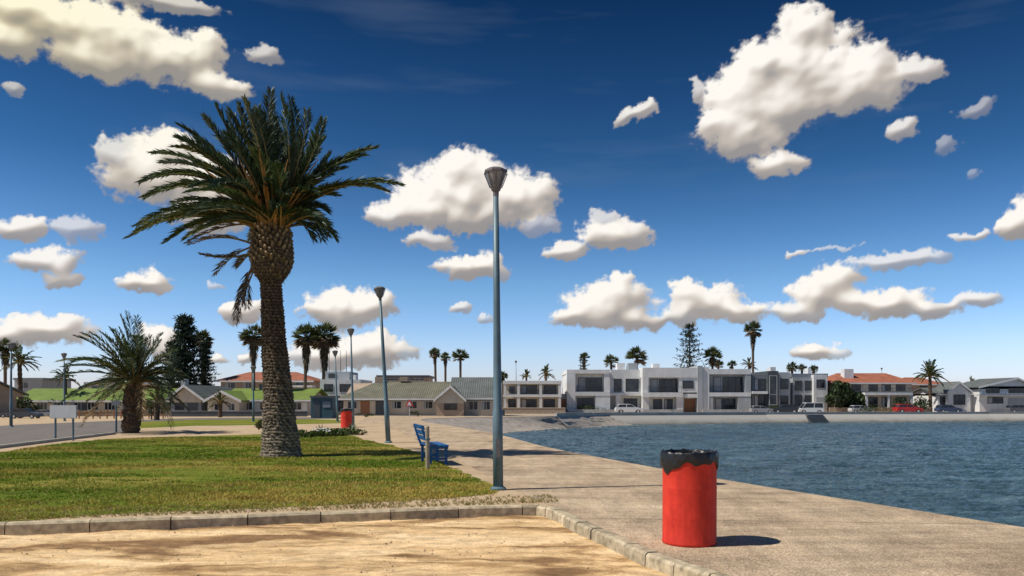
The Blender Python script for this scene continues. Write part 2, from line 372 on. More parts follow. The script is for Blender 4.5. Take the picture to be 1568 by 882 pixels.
for i in range(3):
    p=Vector((*P[i],0));q=Vector((*P[i+1],0)); n=int((q-p).length/.9); d=(q-p).normalized(); nn=Vector((-d.y,d.x,0))*.14
    for k in range(n):
        s0=p.lerp(q,k/n);e=p.lerp(q,(k+1)/n)-d*.015; vs=[s0,e,e+nn,s0+nn]
        a.add([(w.x,w.y,-.05) for w in vs]+[(w.x,w.y,.1) for w in vs],[(0,3,2,1),(4,5,6,7),(0,1,5,4),(1,2,6,5),(2,3,7,6),(3,0,4,7)])
mk('kerb',a.v,a.f,M_concrete)
# ------------------------------------------------ grass blades
def blades(N,poly,ymin,ymax,xmin,xmax):
    yy=ymin+(ymax-ymin)*rng.random(N)**1.5; xx=xmin+(xmax-xmin)*rng.random(N)
    k=inpoly(xx,yy,poly)&(np.abs(xx)<yy*.72+1); return xx[k],yy[k]
lp=[(p[0],p[1]) for p in lawn]; lp2=[(p[0],p[1]-.22) for p in lawn]
bx,by=blades(640000,lp2,9.1,31,-22,0.3)
inn=inpoly(bx,by,lp)
pn=fbm(bx*.35*.6,by*.6,4,3); pf=fbm(bx*2.2,by*2.6,3,6)
keep=rng.random(len(bx))<np.where(inn,np.clip(.75+pn*1.1+pf*.8,.12,1),.10); bx,by,pn,pf=bx[keep],by[keep],pn[keep],pf[keep]
N=len(bx); ang=rng.random(N)*6.283; h=(.016+.03*rng.random(N)**1.5)*(1+np.clip(pn+pf,-.4,.6)); w=.005+.0003*by*1.2
lx=rng.normal(0,.6,N)*h; ly=rng.normal(0,.6,N)*h
V=np.zeros((N,3,3)); V[:,0]=np.stack([bx-np.cos(ang)*w,by-np.sin(ang)*w,np.full(N,.004)],1); V[:,1]=np.stack([bx+np.cos(ang)*w,by+np.sin(ang)*w,np.full(N,.004)],1); V[:,2]=np.stack([bx+lx,by+ly,h],1)
dryness=.33+fbm(bx*.16,by*.5,4,9)*1.6+pf*.4+np.clip((bx+3.5)/6,0,.35)+np.clip((11.4-by+bx*.2)/4,0,.2)+rng.normal(0,.15,N)
t=np.clip(dryness,0,1)[:,None]
c=(1-t)*np.array([.125,.205,.010])+t*np.array([.45,.33,.075]); dry=rng.random(N)<.07; c[dry]=[.50,.38,.15]
cc=np.ones((N,3,4)); cc[:,:,:3]=c[:,None,:]
npmesh('grass',V.reshape(-1,3),np.arange(N*3).reshape(-1,3),M_blade,False,cc.reshape(-1,4))
# pebbles and clods
a=Acc()
def stone(a,x,y,z,r,col):
    vs=[(x+r*random.uniform(.7,1.2),y,z),(x-r*random.uniform(.7,1.2),y,z),(x,y+r,z),(x,y-r,z),(x,y,z+r*random.uniform(.4,.9))]
    a.add(vs,[(0,2,4),(2,1,4),(1,3,4),(3,0,4)],col)
lotp=kerb+[(-60,-40)]
for i in range(1100):
    x=random.uniform(-7,2.5); y=random.uniform(6,11.3)
    if inpoly(np.array([x]),np.array([y]),lotp)[0]: g=random.uniform(.5,1.0); stone(a,x,y,-.125,random.choice([.008,.01,.012,.018]),(.55*g,.41*g,.25*g))
for i in range(600):
    x=random.uniform(-7,.6); y=10.0+ (x+6.3)*.24+random.random()**2*.7
    g=random.uniform(.4,.95); stone(a,x,y,.005,random.choice([.006,.008,.012]),(.42*g,.31*g,.19*g))
for i in range(260):
    x=random.uniform(1,6); y=random.uniform(7.5,20)
    if x<4.6-.3*(y-12): stone(a,x,y,.004,random.choice([.005,.008]),(.3,.24,.17))
mk('gravel',a.v,a.f,amat('pebbles',.9,.2),cols=a.c)
a=Acc()
for i in range(1700):
    x=random.uniform(-8,.7); y=10.0+(x+6.3)*.24+random.random()**1.5*.9
    for k in range(5):
        an=random.random()*6.28; h=random.uniform(.02,.05); a.add([(x-.005,y,.004),(x+.005,y,.004),(x+math.cos(an)*h*.7,y+math.sin(an)*h*.7,h)],[(0,1,2)],random.choice([(.3,.24,.08),(.16,.17,.03),(.4,.3,.14)]))
mk('dry_weeds',a.v,a.f,M_blade,cols=a.c)
# ------------------------------------------------ date palms
def leaflet(a,p,d,l,w,col,droop):
    s=d.cross(Vector((random.uniform(-1,1),random.uniform(-1,1),random.uniform(-.2,1))))
    if s.length<1e-3: return
    s.normalize(); m=p+d*l*.45; tip=p+d*l+Vector((0,0,-droop*l))
    a.add([p,m+s*w,tip,m-s*w],[(0,1,2,3)],col)
def frond(a,ar,P0,P1,P2,n,ll,col,w=.018,rr=.03,bare=.14,stalk=(.30,.19,.06),spread=1.):
    P0,P1,P2=Vector(P0),Vector(P1),Vector(P2)
    B=lambda t:P0*(1-t)**2+P1*2*t*(1-t)+P2*t*t
    ts=[i/9 for i in range(10)]
    ar.tube([B(t) for t in ts],[rr*(1-t*.85) for t in ts],4,cols=[tuple(stalk[k]*(1-t)+col[k]*1.5*t for k in range(3)) for t in ts])
    for i in range(n):
        t=bare+(1-bare)*(i+random.random())/n; p=B(t); tan=(B(min(1,t+.02))-B(t-.02)).normalized()
        side=tan.cross(Vector((0,0,1)))
        if side.length<.2: side=tan.cross(Vector((0,1,0)))
        side.normalize(); up=side.cross(tan).normalized()
        prof=ll*(.45+.55*math.sin(math.pi*min(1,.15+t*.75)))*(1 if t<.9 else .75)*random.uniform(.8,1.1)
        for sg in (-1,1):
            d=(tan*random.uniform(.8,1.15)+side*sg*random.uniform(.4,.75)*spread+up*random.uniform(.1,.5)).normalized()
            g=random.uniform(.5,1.7); leaflet(a,p,d,prof,w,(col[0]*g,col[1]*g,col[2]*g),random.uniform(.05,.3))
YP=20.9
def PP(px,py,dy=0): Y=YP+dy; return Vector((X(px,Y),Y,Z(py,Y)))
def trunkmesh(a,ys,xs,ws,Y,nth,nz,amp,colfn):
    o=len(a.v); sc=F/Y; ztop=ys[0]; zb=ys[-1]; rowj=[random.uniform(0,6.28) for _ in range(200)]; rowh=[random.uniform(.6,1.2) for _ in range(200)]
    for j in range(nz+1):
        py=zb+(ztop-zb)*j/nz; px=np.interp(py,ys,xs); r=np.interp(py,ys,ws)/sc/2; z=Z(py,Y); 
        th=2*np.pi*np.arange(nth)/nth
        zz=z+.035*perlin(np.cos(th)*2.5+z*1.2+20,np.sin(th)*2.5+30,71)
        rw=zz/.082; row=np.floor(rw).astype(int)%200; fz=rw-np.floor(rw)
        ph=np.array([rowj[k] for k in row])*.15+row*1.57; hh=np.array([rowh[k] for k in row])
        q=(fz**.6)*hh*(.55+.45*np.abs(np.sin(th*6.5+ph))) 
        ro=perlin(np.cos(th)*6+z*5+9,np.sin(th)*6+z*9+40,72)+.6*perlin(np.cos(th)*16+z*12+9,np.sin(th)*16+z*22,73)
        for i in range(nth):
            rr=r+amp*(q[i]-.5)+amp*.8*ro[i]+random.uniform(-.006,.006)
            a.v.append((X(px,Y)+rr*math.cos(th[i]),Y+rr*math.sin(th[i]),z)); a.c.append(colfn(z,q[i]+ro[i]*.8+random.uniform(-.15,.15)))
    for j in range(nz):
        for i in range(nth): a.f.append((o+j*nth+i,o+j*nth+(i+1)%nth,o+(j+1)*nth+(i+1)%nth,o+(j+1)*nth+i))
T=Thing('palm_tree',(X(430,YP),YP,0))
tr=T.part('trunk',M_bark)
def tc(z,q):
    k=min(1,max(0,z/3.0)); b0=(.31,.255,.19); b1=(.15,.10,.065); b=[b0[i]*(1-k)+b1[i]*k for i in range(3)]; s=.22+1.0*max(0,min(1.1,q)); return tuple(x*s for x in b)  # grey base to brown top; recess shade painted in where scars sink
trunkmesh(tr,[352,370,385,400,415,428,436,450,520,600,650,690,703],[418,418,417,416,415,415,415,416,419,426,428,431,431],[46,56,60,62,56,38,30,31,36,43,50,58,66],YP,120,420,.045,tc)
st=T.part('leaf_base_stubs',M_bark)
for i in range(230):
    f=i/230; py=428-78*f; th=i*2.39996; r=np.interp(py,[350,375,400,415,430],[23,27,29,24,13])/58.4
    c=Vector((X(416,YP)+r*math.cos(th),YP+r*math.sin(th),Z(py,YP))); d=Vector((math.cos(th),math.sin(th),random.uniform(.7,1.6))).normalized()
    g=random.uniform(.5,1.3); st.tube([c-d*.05,c+d*.05,c+d*random.uniform(.07,.17)],[.07,.055,.03],5,cols=[(.04*g,.028*g,.016*g),(.19*g,.13*g,.07*g),(.34*g,.24*g,.13*g)])
for i in range(240):
    th=random.random()*6.28; py=random.uniform(375,428); r=np.interp(py,[350,375,400,415,430],[23,27,29,25,14])/58.4+.03
    c=Vector((X(416,YP)+r*math.cos(th),YP+r*math.sin(th),Z(py,YP))); e=c+Vector((math.cos(th)*.05,math.sin(th)*.05,-random.uniform(.06,.18))); w=Vector((-math.sin(th),math.cos(th),0))*.012; g=random.uniform(.5,1.3); st.add([c-w,c+w,e],[(0,1,2)],(.17*g,.12*g,.07*g))
lf=T.part('fronds',M_leaf); rc=T.part('frond_stalks',M_bark)
gc=[(.050,.080,.030),(.065,.095,.028),(.038,.064,.032),(.10,.11,.032),(.06,.085,.05)]
keys=[(415,140),(330,163),(365,160),(350,175),(445,153),(470,170),(495,185),(482,205),(275,193),(300,215),(235,235),(250,250),(215,280),(222,302),(200,362),(212,345),(255,370),(285,365),(575,227),(555,238),(612,283),(590,292),(505,238),(525,258),(515,300),(488,335),(460,215),(395,165),(385,185),(240,270),(262,340),(430,150),(312,180),(290,330),(320,345),(492,318),(310,255),(540,246)]
def keyfrond(kx,ky,dy):
    b=PP(417+random.uniform(-14,14),345+random.uniform(-14,14),random.uniform(-.2,.2)); t=PP(kx,ky,dy)
    L=(t-b).length; vert=(t.z-b.z)/L; mid=b.lerp(t,.5)+Vector((0,0,L*(.30*(1-max(0,vert)**2)+.02)))
    if vert>.7: mid+=Vector((.15*L*(1 if kx>420 else -.2),0,0))
    frond(lf,rc,b,mid,t,int(40*L),.50,random.choice(gc),.020,.034,.12,(.36,.20,.06),.85)
for k in keys:
    keyfrond(k[0],k[1],random.uniform(-1.1,1.1))
for i in range(66):
    az=i*2.4; el=math.radians(random.uniform(4,86)); L=random.uniform(2.2,3.4)
    d=Vector((math.cos(az)*math.cos(el),math.sin(az)*math.cos(el),math.sin(el)))
    if d.x>.3 and el<math.radians(40) : L*=.7
    b=PP(417+random.uniform(-12,12),345+random.uniform(-16,12),random.uniform(-.2,.2)); ce=math.cos(el)
    t=b+d*L*.93+Vector((-.3,0,-.75*ce*random.uniform(.4,1.1))); mid=b+d*L*.55+Vector((0,0,.12*L*ce))
    frond(lf,rc,b,mid,t,int(34*L),.46,random.choice(gc),.019,.034,.12,(.36,.20,.06),.85)
for k in [((395,385),(350,400),(308,390)),((395,395),(372,420),(378,470)),((392,405),(365,440),(360,493)),((395,400),(380,430),(366,480)),((400,380),(345,350),(290,375)),((400,375),(360,380),(330,420)),((398,380),(372,395),(366,405)),((400,350),(330,320),(295,350)),((400,345),(350,335),(285,372))]:
    a0,a1,a2=[PP(p[0],p[1],random.uniform(-.3,.3)) for p in k]
    g=random.uniform(.7,1.1); frond(lf,rc,a0,a1,a2,38,.35,(.19*g,.14*g,.09*g),.015,.035,.3,(.25,.17,.09))
for i in range(40):
    th=random.random()*6.28; b=PP(417,352); sp=random.uniform(.2,.8); d=Vector((math.cos(th)*sp,math.sin(th)*sp,1)).normalized(); L=random.uniform(.9,2.0)
    b=b+Vector((math.cos(th)*.35,math.sin(th)*.35,random.uniform(-.1,.2)))
    rc.tube([b,b+d*L*.5,b+d*L+Vector((math.cos(th)*.25,math.sin(th)*.25,-.1))],[.055,.04,.012],4,cols=[(.30,.17,.06),(.46,.21,.06),(.40,.22,.07)])
T.finish()
def datepalm(px,py,cpx,cpy,Y,fl,nf,rw,n=26,name='palm_tree'):
    T=Thing(name,(X(px,Y),Y,zg(Y))); tr=T.part('trunk',M_bark); b=Vector((X(px,Y),Y,zg(Y)-.1)); c=Vector((X(cpx,Y),Y,Z(cpy,Y)))
    cols=[];pts=[];rad=[]
    for i in range(25):
        t=i/24; pts.append(b.lerp(c,t)); rad.append(rw*(1.1-.2*t)*(1+(.13 if i%2 else -.06))); g=random.uniform(.7,1.2); cols.append((.11*g,.075*g,.05*g))
    tr.tube(pts,rad,14,cols=cols)
    if Y<40:
        for i in range(160):
            f=random.random(); th=i*2.4; p=b.lerp(c,.1+.9*f)+Vector((math.cos(th),math.sin(th),0))*rw*.95; d=Vector((math.cos(th)*.6,math.sin(th)*.6,1)).normalized(); g=random.uniform(.4,1.2); tr.tube([p,p+d*.16],[.06,.03],4,(.16*g,.10*g,.06*g))
    lf=T.part('fronds',M_leaf); rc=T.part('frond_stalks',M_bark)
    for i in range(nf):
        az=i*2.4+random.uniform(-.3,.3); el=math.radians(random.uniform(-18,85)); L=fl*random.uniform(.65,1.15); ce=math.cos(el)
        d=Vector((math.cos(az)*ce,math.sin(az)*ce,math.sin(el))); b0=c+Vector((0,0,random.uniform(-.1,.2)))
        t=b0+d*L+Vector((-.12*L if Y<40 else 0,0,-L*.36*ce*random.uniform(.4,1.5))); mid=b0+d*L*.55+Vector((0,0,.12*L*ce))
        col=random.choice(gc) if el>-.05 else random.choice([(.09,.08,.04),(.20,.14,.07)])
        frond(lf,rc,b0,mid,t,n,L*.17,(col[0]*1.15,col[1]*1.1,col[2]),.018*max(1,Y/40),.03*max(1,Y/50))
    T.finish()
datepalm(200,663,205,590,34.8,2.85,88,.33,50)
datepalm(32,640,30,556,95,2.4,36,.25)
datepalm(100,640,100,580,100,1.8,30,.2)
datepalm(1425,628,1424,577,128,2.8,44,.25)
datepalm(835,628,836,574,140,1.9,30,.2)
datepalm(806,628,806,577,150,1.4,26,.2)
datepalm(240,634,240,618,62,1.3,26,.2)
datepalm(337,634,337,618,80,1.2,26,.2)
datepalm(1147,628,1147,560,150,1.6,26,.2)
datepalm(1488,628,1488,590,150,1.5,26,.2)
def fanpalm(px,Y,ptop,rad_px,skirt=.5,lean=0):
    sc=F/Y; R=rad_px/sc; T=Thing('fan_palm',(X(px,Y),Y,zg(Y))); b=Vector((X(px,Y),Y,zg(Y)-.2)); c=Vector((X(px+lean,Y),Y,Z(ptop,Y)-R*.75))
    T.part('trunk',M_bark).tube([b,b.lerp(c,.5),c],[.32,.22,.24],9,cols=[(.16,.12,.09),(.13,.095,.07),(.10,.07,.045)])
    lf=T.part('fan_leaves',M_leaf)
    for i in range(58):
        az=i*2.4; s=random.uniform(-.75,1); el=math.asin(s)
        if s<-.1 and random.random()>skirt: continue
        d=Vector((math.cos(az)*math.cos(el),math.sin(az)*math.cos(el),s)); p=c+d*R*.45*random.uniform(.8,1.2)
        lf.tube([c,p],[.03,.02],3,(.1,.1,.04))
        side=d.cross(Vector((0,0,1))); side=(side if side.length>.1 else Vector((1,0,0))).normalized(); up=side.cross(d)
        dead=s<-.15; g=random.uniform(.6,1.4); col=(.19*g,.135*g,.08*g) if dead else (.085*g,.105*g,.04*g)
        for k in range(11):
            an=(k-5)*.24; q=(d*math.cos(an)+side*math.sin(an)+up*random.uniform(-.1,.25)+Vector((0,0,-.25 if dead else -.08))).normalized()
            l=R*random.uniform(.5,.7); pe=q.cross(d+up*.5); pe=(pe if pe.length>.05 else up).normalized(); wv=pe*R*.055
            lf.add([p,p+q*l*.5+wv,p+q*l,p+q*l*.5-wv],[(0,1,2,3)],col)
    if skirt>.3:
        for i in range(int(190*skirt)):
            th=random.random()*6.28; zz=random.uniform(-1.9*R*skirt,-.1); r=R*.42*(1+zz/(2.6*R)); p=c+Vector((math.cos(th)*r*.5,math.sin(th)*r*.5,zz)); q=p+Vector((math.cos(th)*r*.7,math.sin(th)*r*.7,-random.uniform(.3,.6)*R))
            wv=Vector((-math.sin(th),math.cos(th),0))*R*.1; g=random.uniform(.5,1.2); lf.add([p-wv,p+wv,q],[(0,1,2)],(.14*g,.105*g,.06*g))
    T.finish()
for p in [(466,110,500,23,1.,3),(494,110,498,25,1.,3),(388,100,500,22,1.,0),(668,150,534,10,.7,-2),(682,155,541,9,.6,0),(705,150,536,14,.3,0),(1153,145,494,15,1.,0),(975,150,534,18,.2,0),(936,152,545,13,.2,0),(1091,150,534,15,.4,0),(1121,155,553,8,.2,0),(895,160,541,9,.1,0),(310,125,508,17,.8,0),(1213,155,556,10,.3,0),(1246,158,560,8,.2,0),(8,115,522,18,.6,0),(1228,160,558,8,.2,0),(770,150,570,9,.4,0),(1100,160,552,9,.2,0)]: fanpalm(p[0],p[1],p[2],p[3],p[4],p[5])
# ------------------------------------------------ pines and bushes
def pine(px,Y,ptop,wpx,dens,dark):
    sc=F/Y; R=wpx/sc/2; zb=zg(Y); zt=Z(ptop,Y); x=X(px,Y); T=Thing('norfolk_pine',(x,Y,zb)); H=zt-zb
    T.part('trunk',M_bark).tube([(x,Y,zb-.2),(x,Y,zb+H*.5),(x,Y,zt-.1)],[.3,.18,.03],8,(.07,.055,.04))
    br=T.part('branches',M_bark); lf=T.part('needles',M_leaf); tiers=int(17*min(1,.5+dens*.5)); z0=H*(.16 if dens>.7 else .4)
    for t in range(tiers):
        f=t/tiers; zz=zb+z0+(H-z0)*f**.95; r=R*(1-f)**.55*random.uniform(.8,1.15)+.2
        nb=7 if dens>.7 else 6
        for k in range(nb):
            an=k*6.283/nb+t*.7+random.uniform(-.25,.25); l=r*random.uniform(.6,1.15); d=Vector((math.cos(an),math.sin(an),0)); p=Vector((x,Y,zz+random.uniform(-.15,.15))); e=p+d*l+Vector((0,0,(.3*l if dens<.7 else .12*l)))
            br.tube([p,e],[.05,.02],3,(.06,.05,.035))
            for q in range(int(40*dens)+8):
                u=random.uniform(.15,1.); b=p.lerp(e,u); s=.30*R/3.5*(1.35-u*.5)*random.uniform(.7,1.5); dd=Vector((random.gauss(0,1),random.gauss(0,1),random.gauss(.3,.6))).normalized(); w=dd.cross(Vector((random.random(),random.random(),1))).normalized()*s*.28
                g=random.uniform(.5,1.9); b=b+dd*s*.4; lf.add([b-w,b+w,b+dd*s*1.5+w*.3,b+dd*s*1.5-w*.3],[(0,1,2,3)],(dark[0]*g,dark[1]*g,dark[2]*g))
    T.finish()
pine(283,118,482,84,1.0,(.032,.052,.036)); pine(314,122,522,46,1.0,(.032,.052,.034)); pine(1056,150,494,58,.28,(.05,.065,.045)); pine(262,126,520,46,.9,(.034,.055,.034)); pine(893,158,544,26,.3,(.04,.055,.035))
def leafmass(a,c,r,n,size,cols,flat=False):
    for i in range(n):
        d=Vector((random.gauss(0,1),random.gauss(0,1),random.gauss(0,1))).normalized()*random.random()**.33
        p=Vector((c[0]+d.x*r[0],c[1]+d.y*r[1],c[2]+d.z*r[2])); u=Vector((random.gauss(0,1),random.gauss(0,1),random.gauss(0,1))).normalized(); w=u.cross(Vector((random.random(),random.random(),random.random()))).normalized()
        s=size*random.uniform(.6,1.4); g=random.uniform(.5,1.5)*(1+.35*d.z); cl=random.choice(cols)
        a.add([p-u*s,p+w*s*.5,p+u*s,p-w*s*.5],[(0,1,2,3)],tuple(x*g for x in cl))
def bush(name,px,Y,wpx,ptop,cols,n=900,lumps=6):
    sc=F/Y; R=wpx/sc/2; zb=zg(Y); h=Z(ptop,Y)-zb; x=X(px,Y); T=Thing(name,(x,Y,zb)); T.part('stem',M_bark).tube([(x,Y,zb-.1),(x,Y,zb+h*.6)],[.08,.04],5,(.08,.06,.04)); a=T.part('leaves',M_leaf)
    for i in range(lumps):
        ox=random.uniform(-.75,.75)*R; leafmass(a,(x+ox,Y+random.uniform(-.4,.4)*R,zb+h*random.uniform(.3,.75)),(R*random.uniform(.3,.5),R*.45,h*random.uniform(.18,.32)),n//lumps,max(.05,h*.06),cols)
    T.finish()
gb=[(.035,.055,.02),(.05,.075,.025),(.025,.04,.018)]
bush('tree',1283,128,40,578,gb,2200,11); bush('tree',1303,129,40,584,gb,1500,8); bush('bush',28,92,46,606,gb,1100,7); bush('bush',55,90,30,618,gb,800,5)
bush('bush',232,66,50,612,gb,900,6); bush('bush',405,36,30,640,[(.05,.07,.02),(.1,.12,.03)],900,6); bush('bush',1340,121,60,618,gb,800,7); bush('bush',1180,122,36,618,gb,500,5); bush('bush',905,127,40,618,gb,500,6)
bush('bush',1400,126,56,606,gb,1200,8); bush('bush',640,88,30,628,gb,500,4); bush('bush',560,80,30,632,gb,500,4); bush('hedge',150,85,150,626,gb,1800,14); bush('bush',1030,126,20,624,gb,300,3)
bush('tree',80,130,46,588,gb,1000,7); bush('tree',300,110,60,598,gb,1200,8); bush('tree',1165,150,40,572,gb,800,6); bush('tree',1430,140,50,592,gb,1200,8)
# planting bed by the promenade
a=Acc()
for i in range(18):
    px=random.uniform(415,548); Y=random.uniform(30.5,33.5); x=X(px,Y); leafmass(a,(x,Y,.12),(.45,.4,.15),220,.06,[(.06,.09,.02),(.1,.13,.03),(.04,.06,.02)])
for i in range(50): 
    x=X(random.uniform(480,512),31.5); stone(a,x,31.2+random.uniform(-.5,.3),.22+random.uniform(0,.15),.04,(.6,.6,.56))
mk('flower_bed',a.v,a.f,M_leaf,cols=a.c)
for (ax,ay) in ((491,667),(537,664)):
    T=Thing('aloe_plant',(*G(ax,ay),0)); a=T.part('leaves',M_leaf)
    for i in range(34):
        th=i*2.4; el=random.uniform(.3,1.4); d=Vector((math.cos(th)*math.cos(el),math.sin(th)*math.cos(el),math.sin(el))); p=Vector(T.o); w=Vector((-math.sin(th),math.cos(th),0))*.035; L=random.uniform(.4,.62)
        a.add([p-w,p+w,p+d*L*.6+w*.7,p+d*L+Vector((0,0,-.05)),p+d*L*.6-w*.7],[(0,1,2,3,4)],(.09,.13,.06))
    T.finish()
a=Acc()
for i in range(210):
    px=random.uniform(-900,2500); Y=random.uniform(190,240); h=random.uniform(1.5,4.6); leafmass(a,(X(px,Y),Y,-.8+h*.4),(random.uniform(3,7),2,h*.6),110,.6,gb)
mk('distant_trees',a.v,a.f,M_leaf,cols=a.c)
# ------------------------------------------------ buildings
def win(T,p0,p1,t,b,Y,nm=1,fr=None,part='windows',hz=False):
    fr=fr or M_frame; g=T.part('glass',M_glass); k=T.part(part+'_frames_'+fr.name,fr)
    x0,x1,z0,z1=X(p0,Y),X(p1,Y),Z(b,Y),Z(t,Y); w=.07
    g.box(x0+w,x1-w,Y-.02,Y+.05,z0+w,z1-w)
    k.box(x0,x1,Y-.06,Y+.05,z0,z0+w); k.box(x0,x1,Y-.06,Y+.05,z1-w,z1); k.box(x0,x0+w,Y-.06,Y+.05,z0+w,z1-w); k.box(x1-w,x1,Y-.06,Y+.05,z0+w,z1-w)
    for i in range(1,nm+1):
        xm=x0+(x1-x0)*i/(nm+1); k.box(xm-.03,xm+.03,Y-.05,Y+.05,z0+w,z1-w)
    if hz: zm=z0+(z1-z0)*.35; k.box(x0+w,x1-w,Y-.045,Y+.05,zm-.03,zm+.03)
    elif (int(p0*7)%3==0) and p1-p0>9:
        T.part('curtains',M_lgrey).box(x0+w+.02,x0+(x1-x0)*.3,Y-.034,Y-.024,z0+w+.02,z1-w-.02)
def rail(T,p0,p1,t,b,Y,n=10):
    k=T.part('railing',M_dframe); x0,x1,z0,z1=X(p0,Y),X(p1,Y),Z(b,Y),Z(t,Y); k.box(x0,x1,Y-.03,Y+.03,z1-.06,z1); k.box(x0,x1,Y-.02,Y+.02,z0,z0+.04)
    for i in range(n+1): xm=x0+(x1-x0-.04)*i/n; k.box(xm,xm+.035,Y-.019,Y+.019,z0+.04,z1-.06)
def gable_x(T,part,m,p0,p1,pr,pe,Y,depth,oh=.5,wallm=None,th=.16,pr0=None,pr1=None):
    x0,x1=X(p0,Y),X(p1,Y); zr=Z(pr,Y); ze=Z(pe,Y); ym=Y+depth/2; a=T.part(part,m)
    rx0=x0 if pr0 is None else X(pr0,Y); rx1=x1 if pr1 is None else X(pr1,Y)
    for (ya,sgn) in ((Y-oh,1),(Y+depth+oh,-1)):
        A=[(x0-oh,ya,ze),(x1+oh,ya,ze),(rx1+(oh if pr1 is None else 0),ym,zr),(rx0-(oh if pr0 is None else 0),ym,zr)]
        a.add(A+[(p[0],p[1],p[2]-th) for p in A],[(0,1,2,3),(7,6,5,4),(0,4,5,1),(1,5,6,2),(2,6,7,3),(3,7,4,0)])
    if pr0 is not None:
        a.add([(x0-oh,Y-oh,ze),(rx0,ym,zr),(x0-oh,Y+depth+oh,ze)],[(0,1,2)])
    if pr1 is not None:
        a.add([(x1+oh,Y-oh,ze),(rx1,ym,zr),(x1+oh,Y+depth+oh,ze)],[(0,1,2)])
    if wallm: T.part('gable_walls',wallm).prism([(Y,ze-.3),(Y+depth,ze-.3),(Y+depth,ze-.02),(ym,zr-th-.02),(Y,ze-.02)],'x',x0,x1)
    T.part('fascia',M_white).box(x0-oh,x1+oh,Y-oh-.04,Y-oh-.002,ze-.22,ze-.01)
def gable_y(T,part,m,p0,p1,pk,pr,pe,Y,depth,oh=.4,wallm=None,th=.16,bargem=None):
    x0,x1,xk=X(p0,Y),X(p1,Y),X(pk,Y); zr=Z(pr,Y); ze=Z(pe,Y); a=T.part(part,m)
    for xa in (x0-oh,x1+oh):
        A=[(xa,Y-oh,ze),(xk,Y-oh,zr),(xk,Y+depth,zr),(xa,Y+depth,ze)]
        a.add(A+[(p[0],p[1],p[2]-th) for p in A],[(0,1,2,3),(7,6,5,4),(0,4,5,1),(1,5,6,2),(2,6,7,3),(3,7,4,0)])
        T.part('bargeboard',bargem or M_white).add([(xa,Y-oh-.05,ze+.02),(xk,Y-oh-.05,zr+.02),(xk,Y-oh-.05,zr-.3),(xa,Y-oh-.05,ze-.3)],[(0,1,2,3)])
    if wallm: T.part('gable_walls',wallm).prism([(x0,ze-.4),(x1,ze-.4),(x1,ze-.1),(xk,zr-th-.03),(x0,ze-.1)],'y',Y,Y+depth-.1)
# --- large white modern house
Y=128; T=Thing('white_modern_house',(X(1000,Y),Y)); W=T.part('walls',M_white); Gp=T.part('grey_walls',M_lgrey); D=T.part('slabs',M_white)
W.pbox(868,935,570,None,Y+1.5,12); W.pbox(935,990,566,None,Y+2.5,11); W.pbox(990,1083,566,None,Y+1.6,12); Gp.pbox(1083,1150,568,None,Y+1.5,12)
Gp.pbox(843,867.5,603,None,Y+.8,9); T.part('garage_doors',M_wood).pbox(851,866,611,632,Y+.7,.2)
D.pbox(868,934,566,572,Y,13.6); D.pbox(868,881,572.1,None,Y,1.4); D.pbox(881.1,934,600,606,Y,1.4); D.pbox(912,934,606.1,None,Y+.05,1.3); D.pbox(925,934,572.1,599.9,Y+.1,1.3)
win(T,885,922,578,599,Y+1.5,3,M_dframe); win(T,884,909,609,628,Y+1.5,2,M_dframe); rail(T,881,925,591,600,Y+.2,14)
W.pbox(945,957,556,566,Y+5,2); Gp.pbox(962,976,556,566,Y+4,2); W.pbox(1000,1010,557,566,Y+6,2)
win(T,940,952,580,600,Y+2.5,0,M_dframe); win(T,958,978,580,600,Y+2.5,1,M_dframe); D.pbox(934.1,984,602,606,Y+1,1.6); win(T,955,976,610,630,Y+2.5,1,M_dframe); W.pbox(943,950,606.1,None,Y+1,1.5)
D.pbox(984,1068,563,578,Y,13.7); D.pbox(984,993,578.1,600.9,Y,1.5); D.pbox(984,1046,601,608,Y-.3,1.8); W.pbox(984,994,608.1,None,Y,1.5); D.pbox(1040,1068,578.1,601,Y+.1,1.4)
win(T,996,1038,580,600,Y+1.6,3,M_dframe); win(T,1000,1014,611,630,Y+1.6,0,M_dframe); win(T,1017,1030,611,630,Y+1.6,0,M_dframe); rail(T,992,1044,592,601,Y-.2,16); win(T,1045,1062,583,595,Y+.1,1,M_dframe)
W.pbox(1036,1046,608.1,None,Y,1.5); T.part('garage_doors',M_wood).pbox(1048,1066,611,632,Y+1.5,.2); D.pbox(1046.1,1072,603,609,Y,1.5)
Gp.pbox(1068.1,1076,560,None,Y-.2,6); W.pbox(1076.1,1086,562,None,Y,6)
D.pbox(1086.1,1150,565,573,Y,13.4); D.pbox(1086.1,1150,601,607,Y,1.45); Gp.pbox(1141,1150,573.1,600.9,Y+.05,1.4); Gp.pbox(1130,1150,607.1,None,Y+.05,1.4); Gp.pbox(1086.2,1092,607.1,None,Y+.05,1.4)
win(T,1092,1138,577,600,Y+1.5,3,M_dframe); win(T,1095,1126,610,629,Y+1.5,2,M_dframe); rail(T,1087,1141,591,601,Y+.2,16); T.part('steps',M_lgrey).pbox(868,935,627.5,None,Y-1.4,1.3)
T.part('antennas',M_dframe).tube([(X(893,Y),Y+5,Z(566,Y)),(X(893,Y),Y+5,Z(545,Y))],[.04,.03],5); T.part('garden_wall',M_lgrey).pbox(870,1046,627,None,Y-2.4,.25); T.part('garden_wall',M_lgrey).pbox(1076,1150,627,None,Y-2.4,.25)
T.finish()
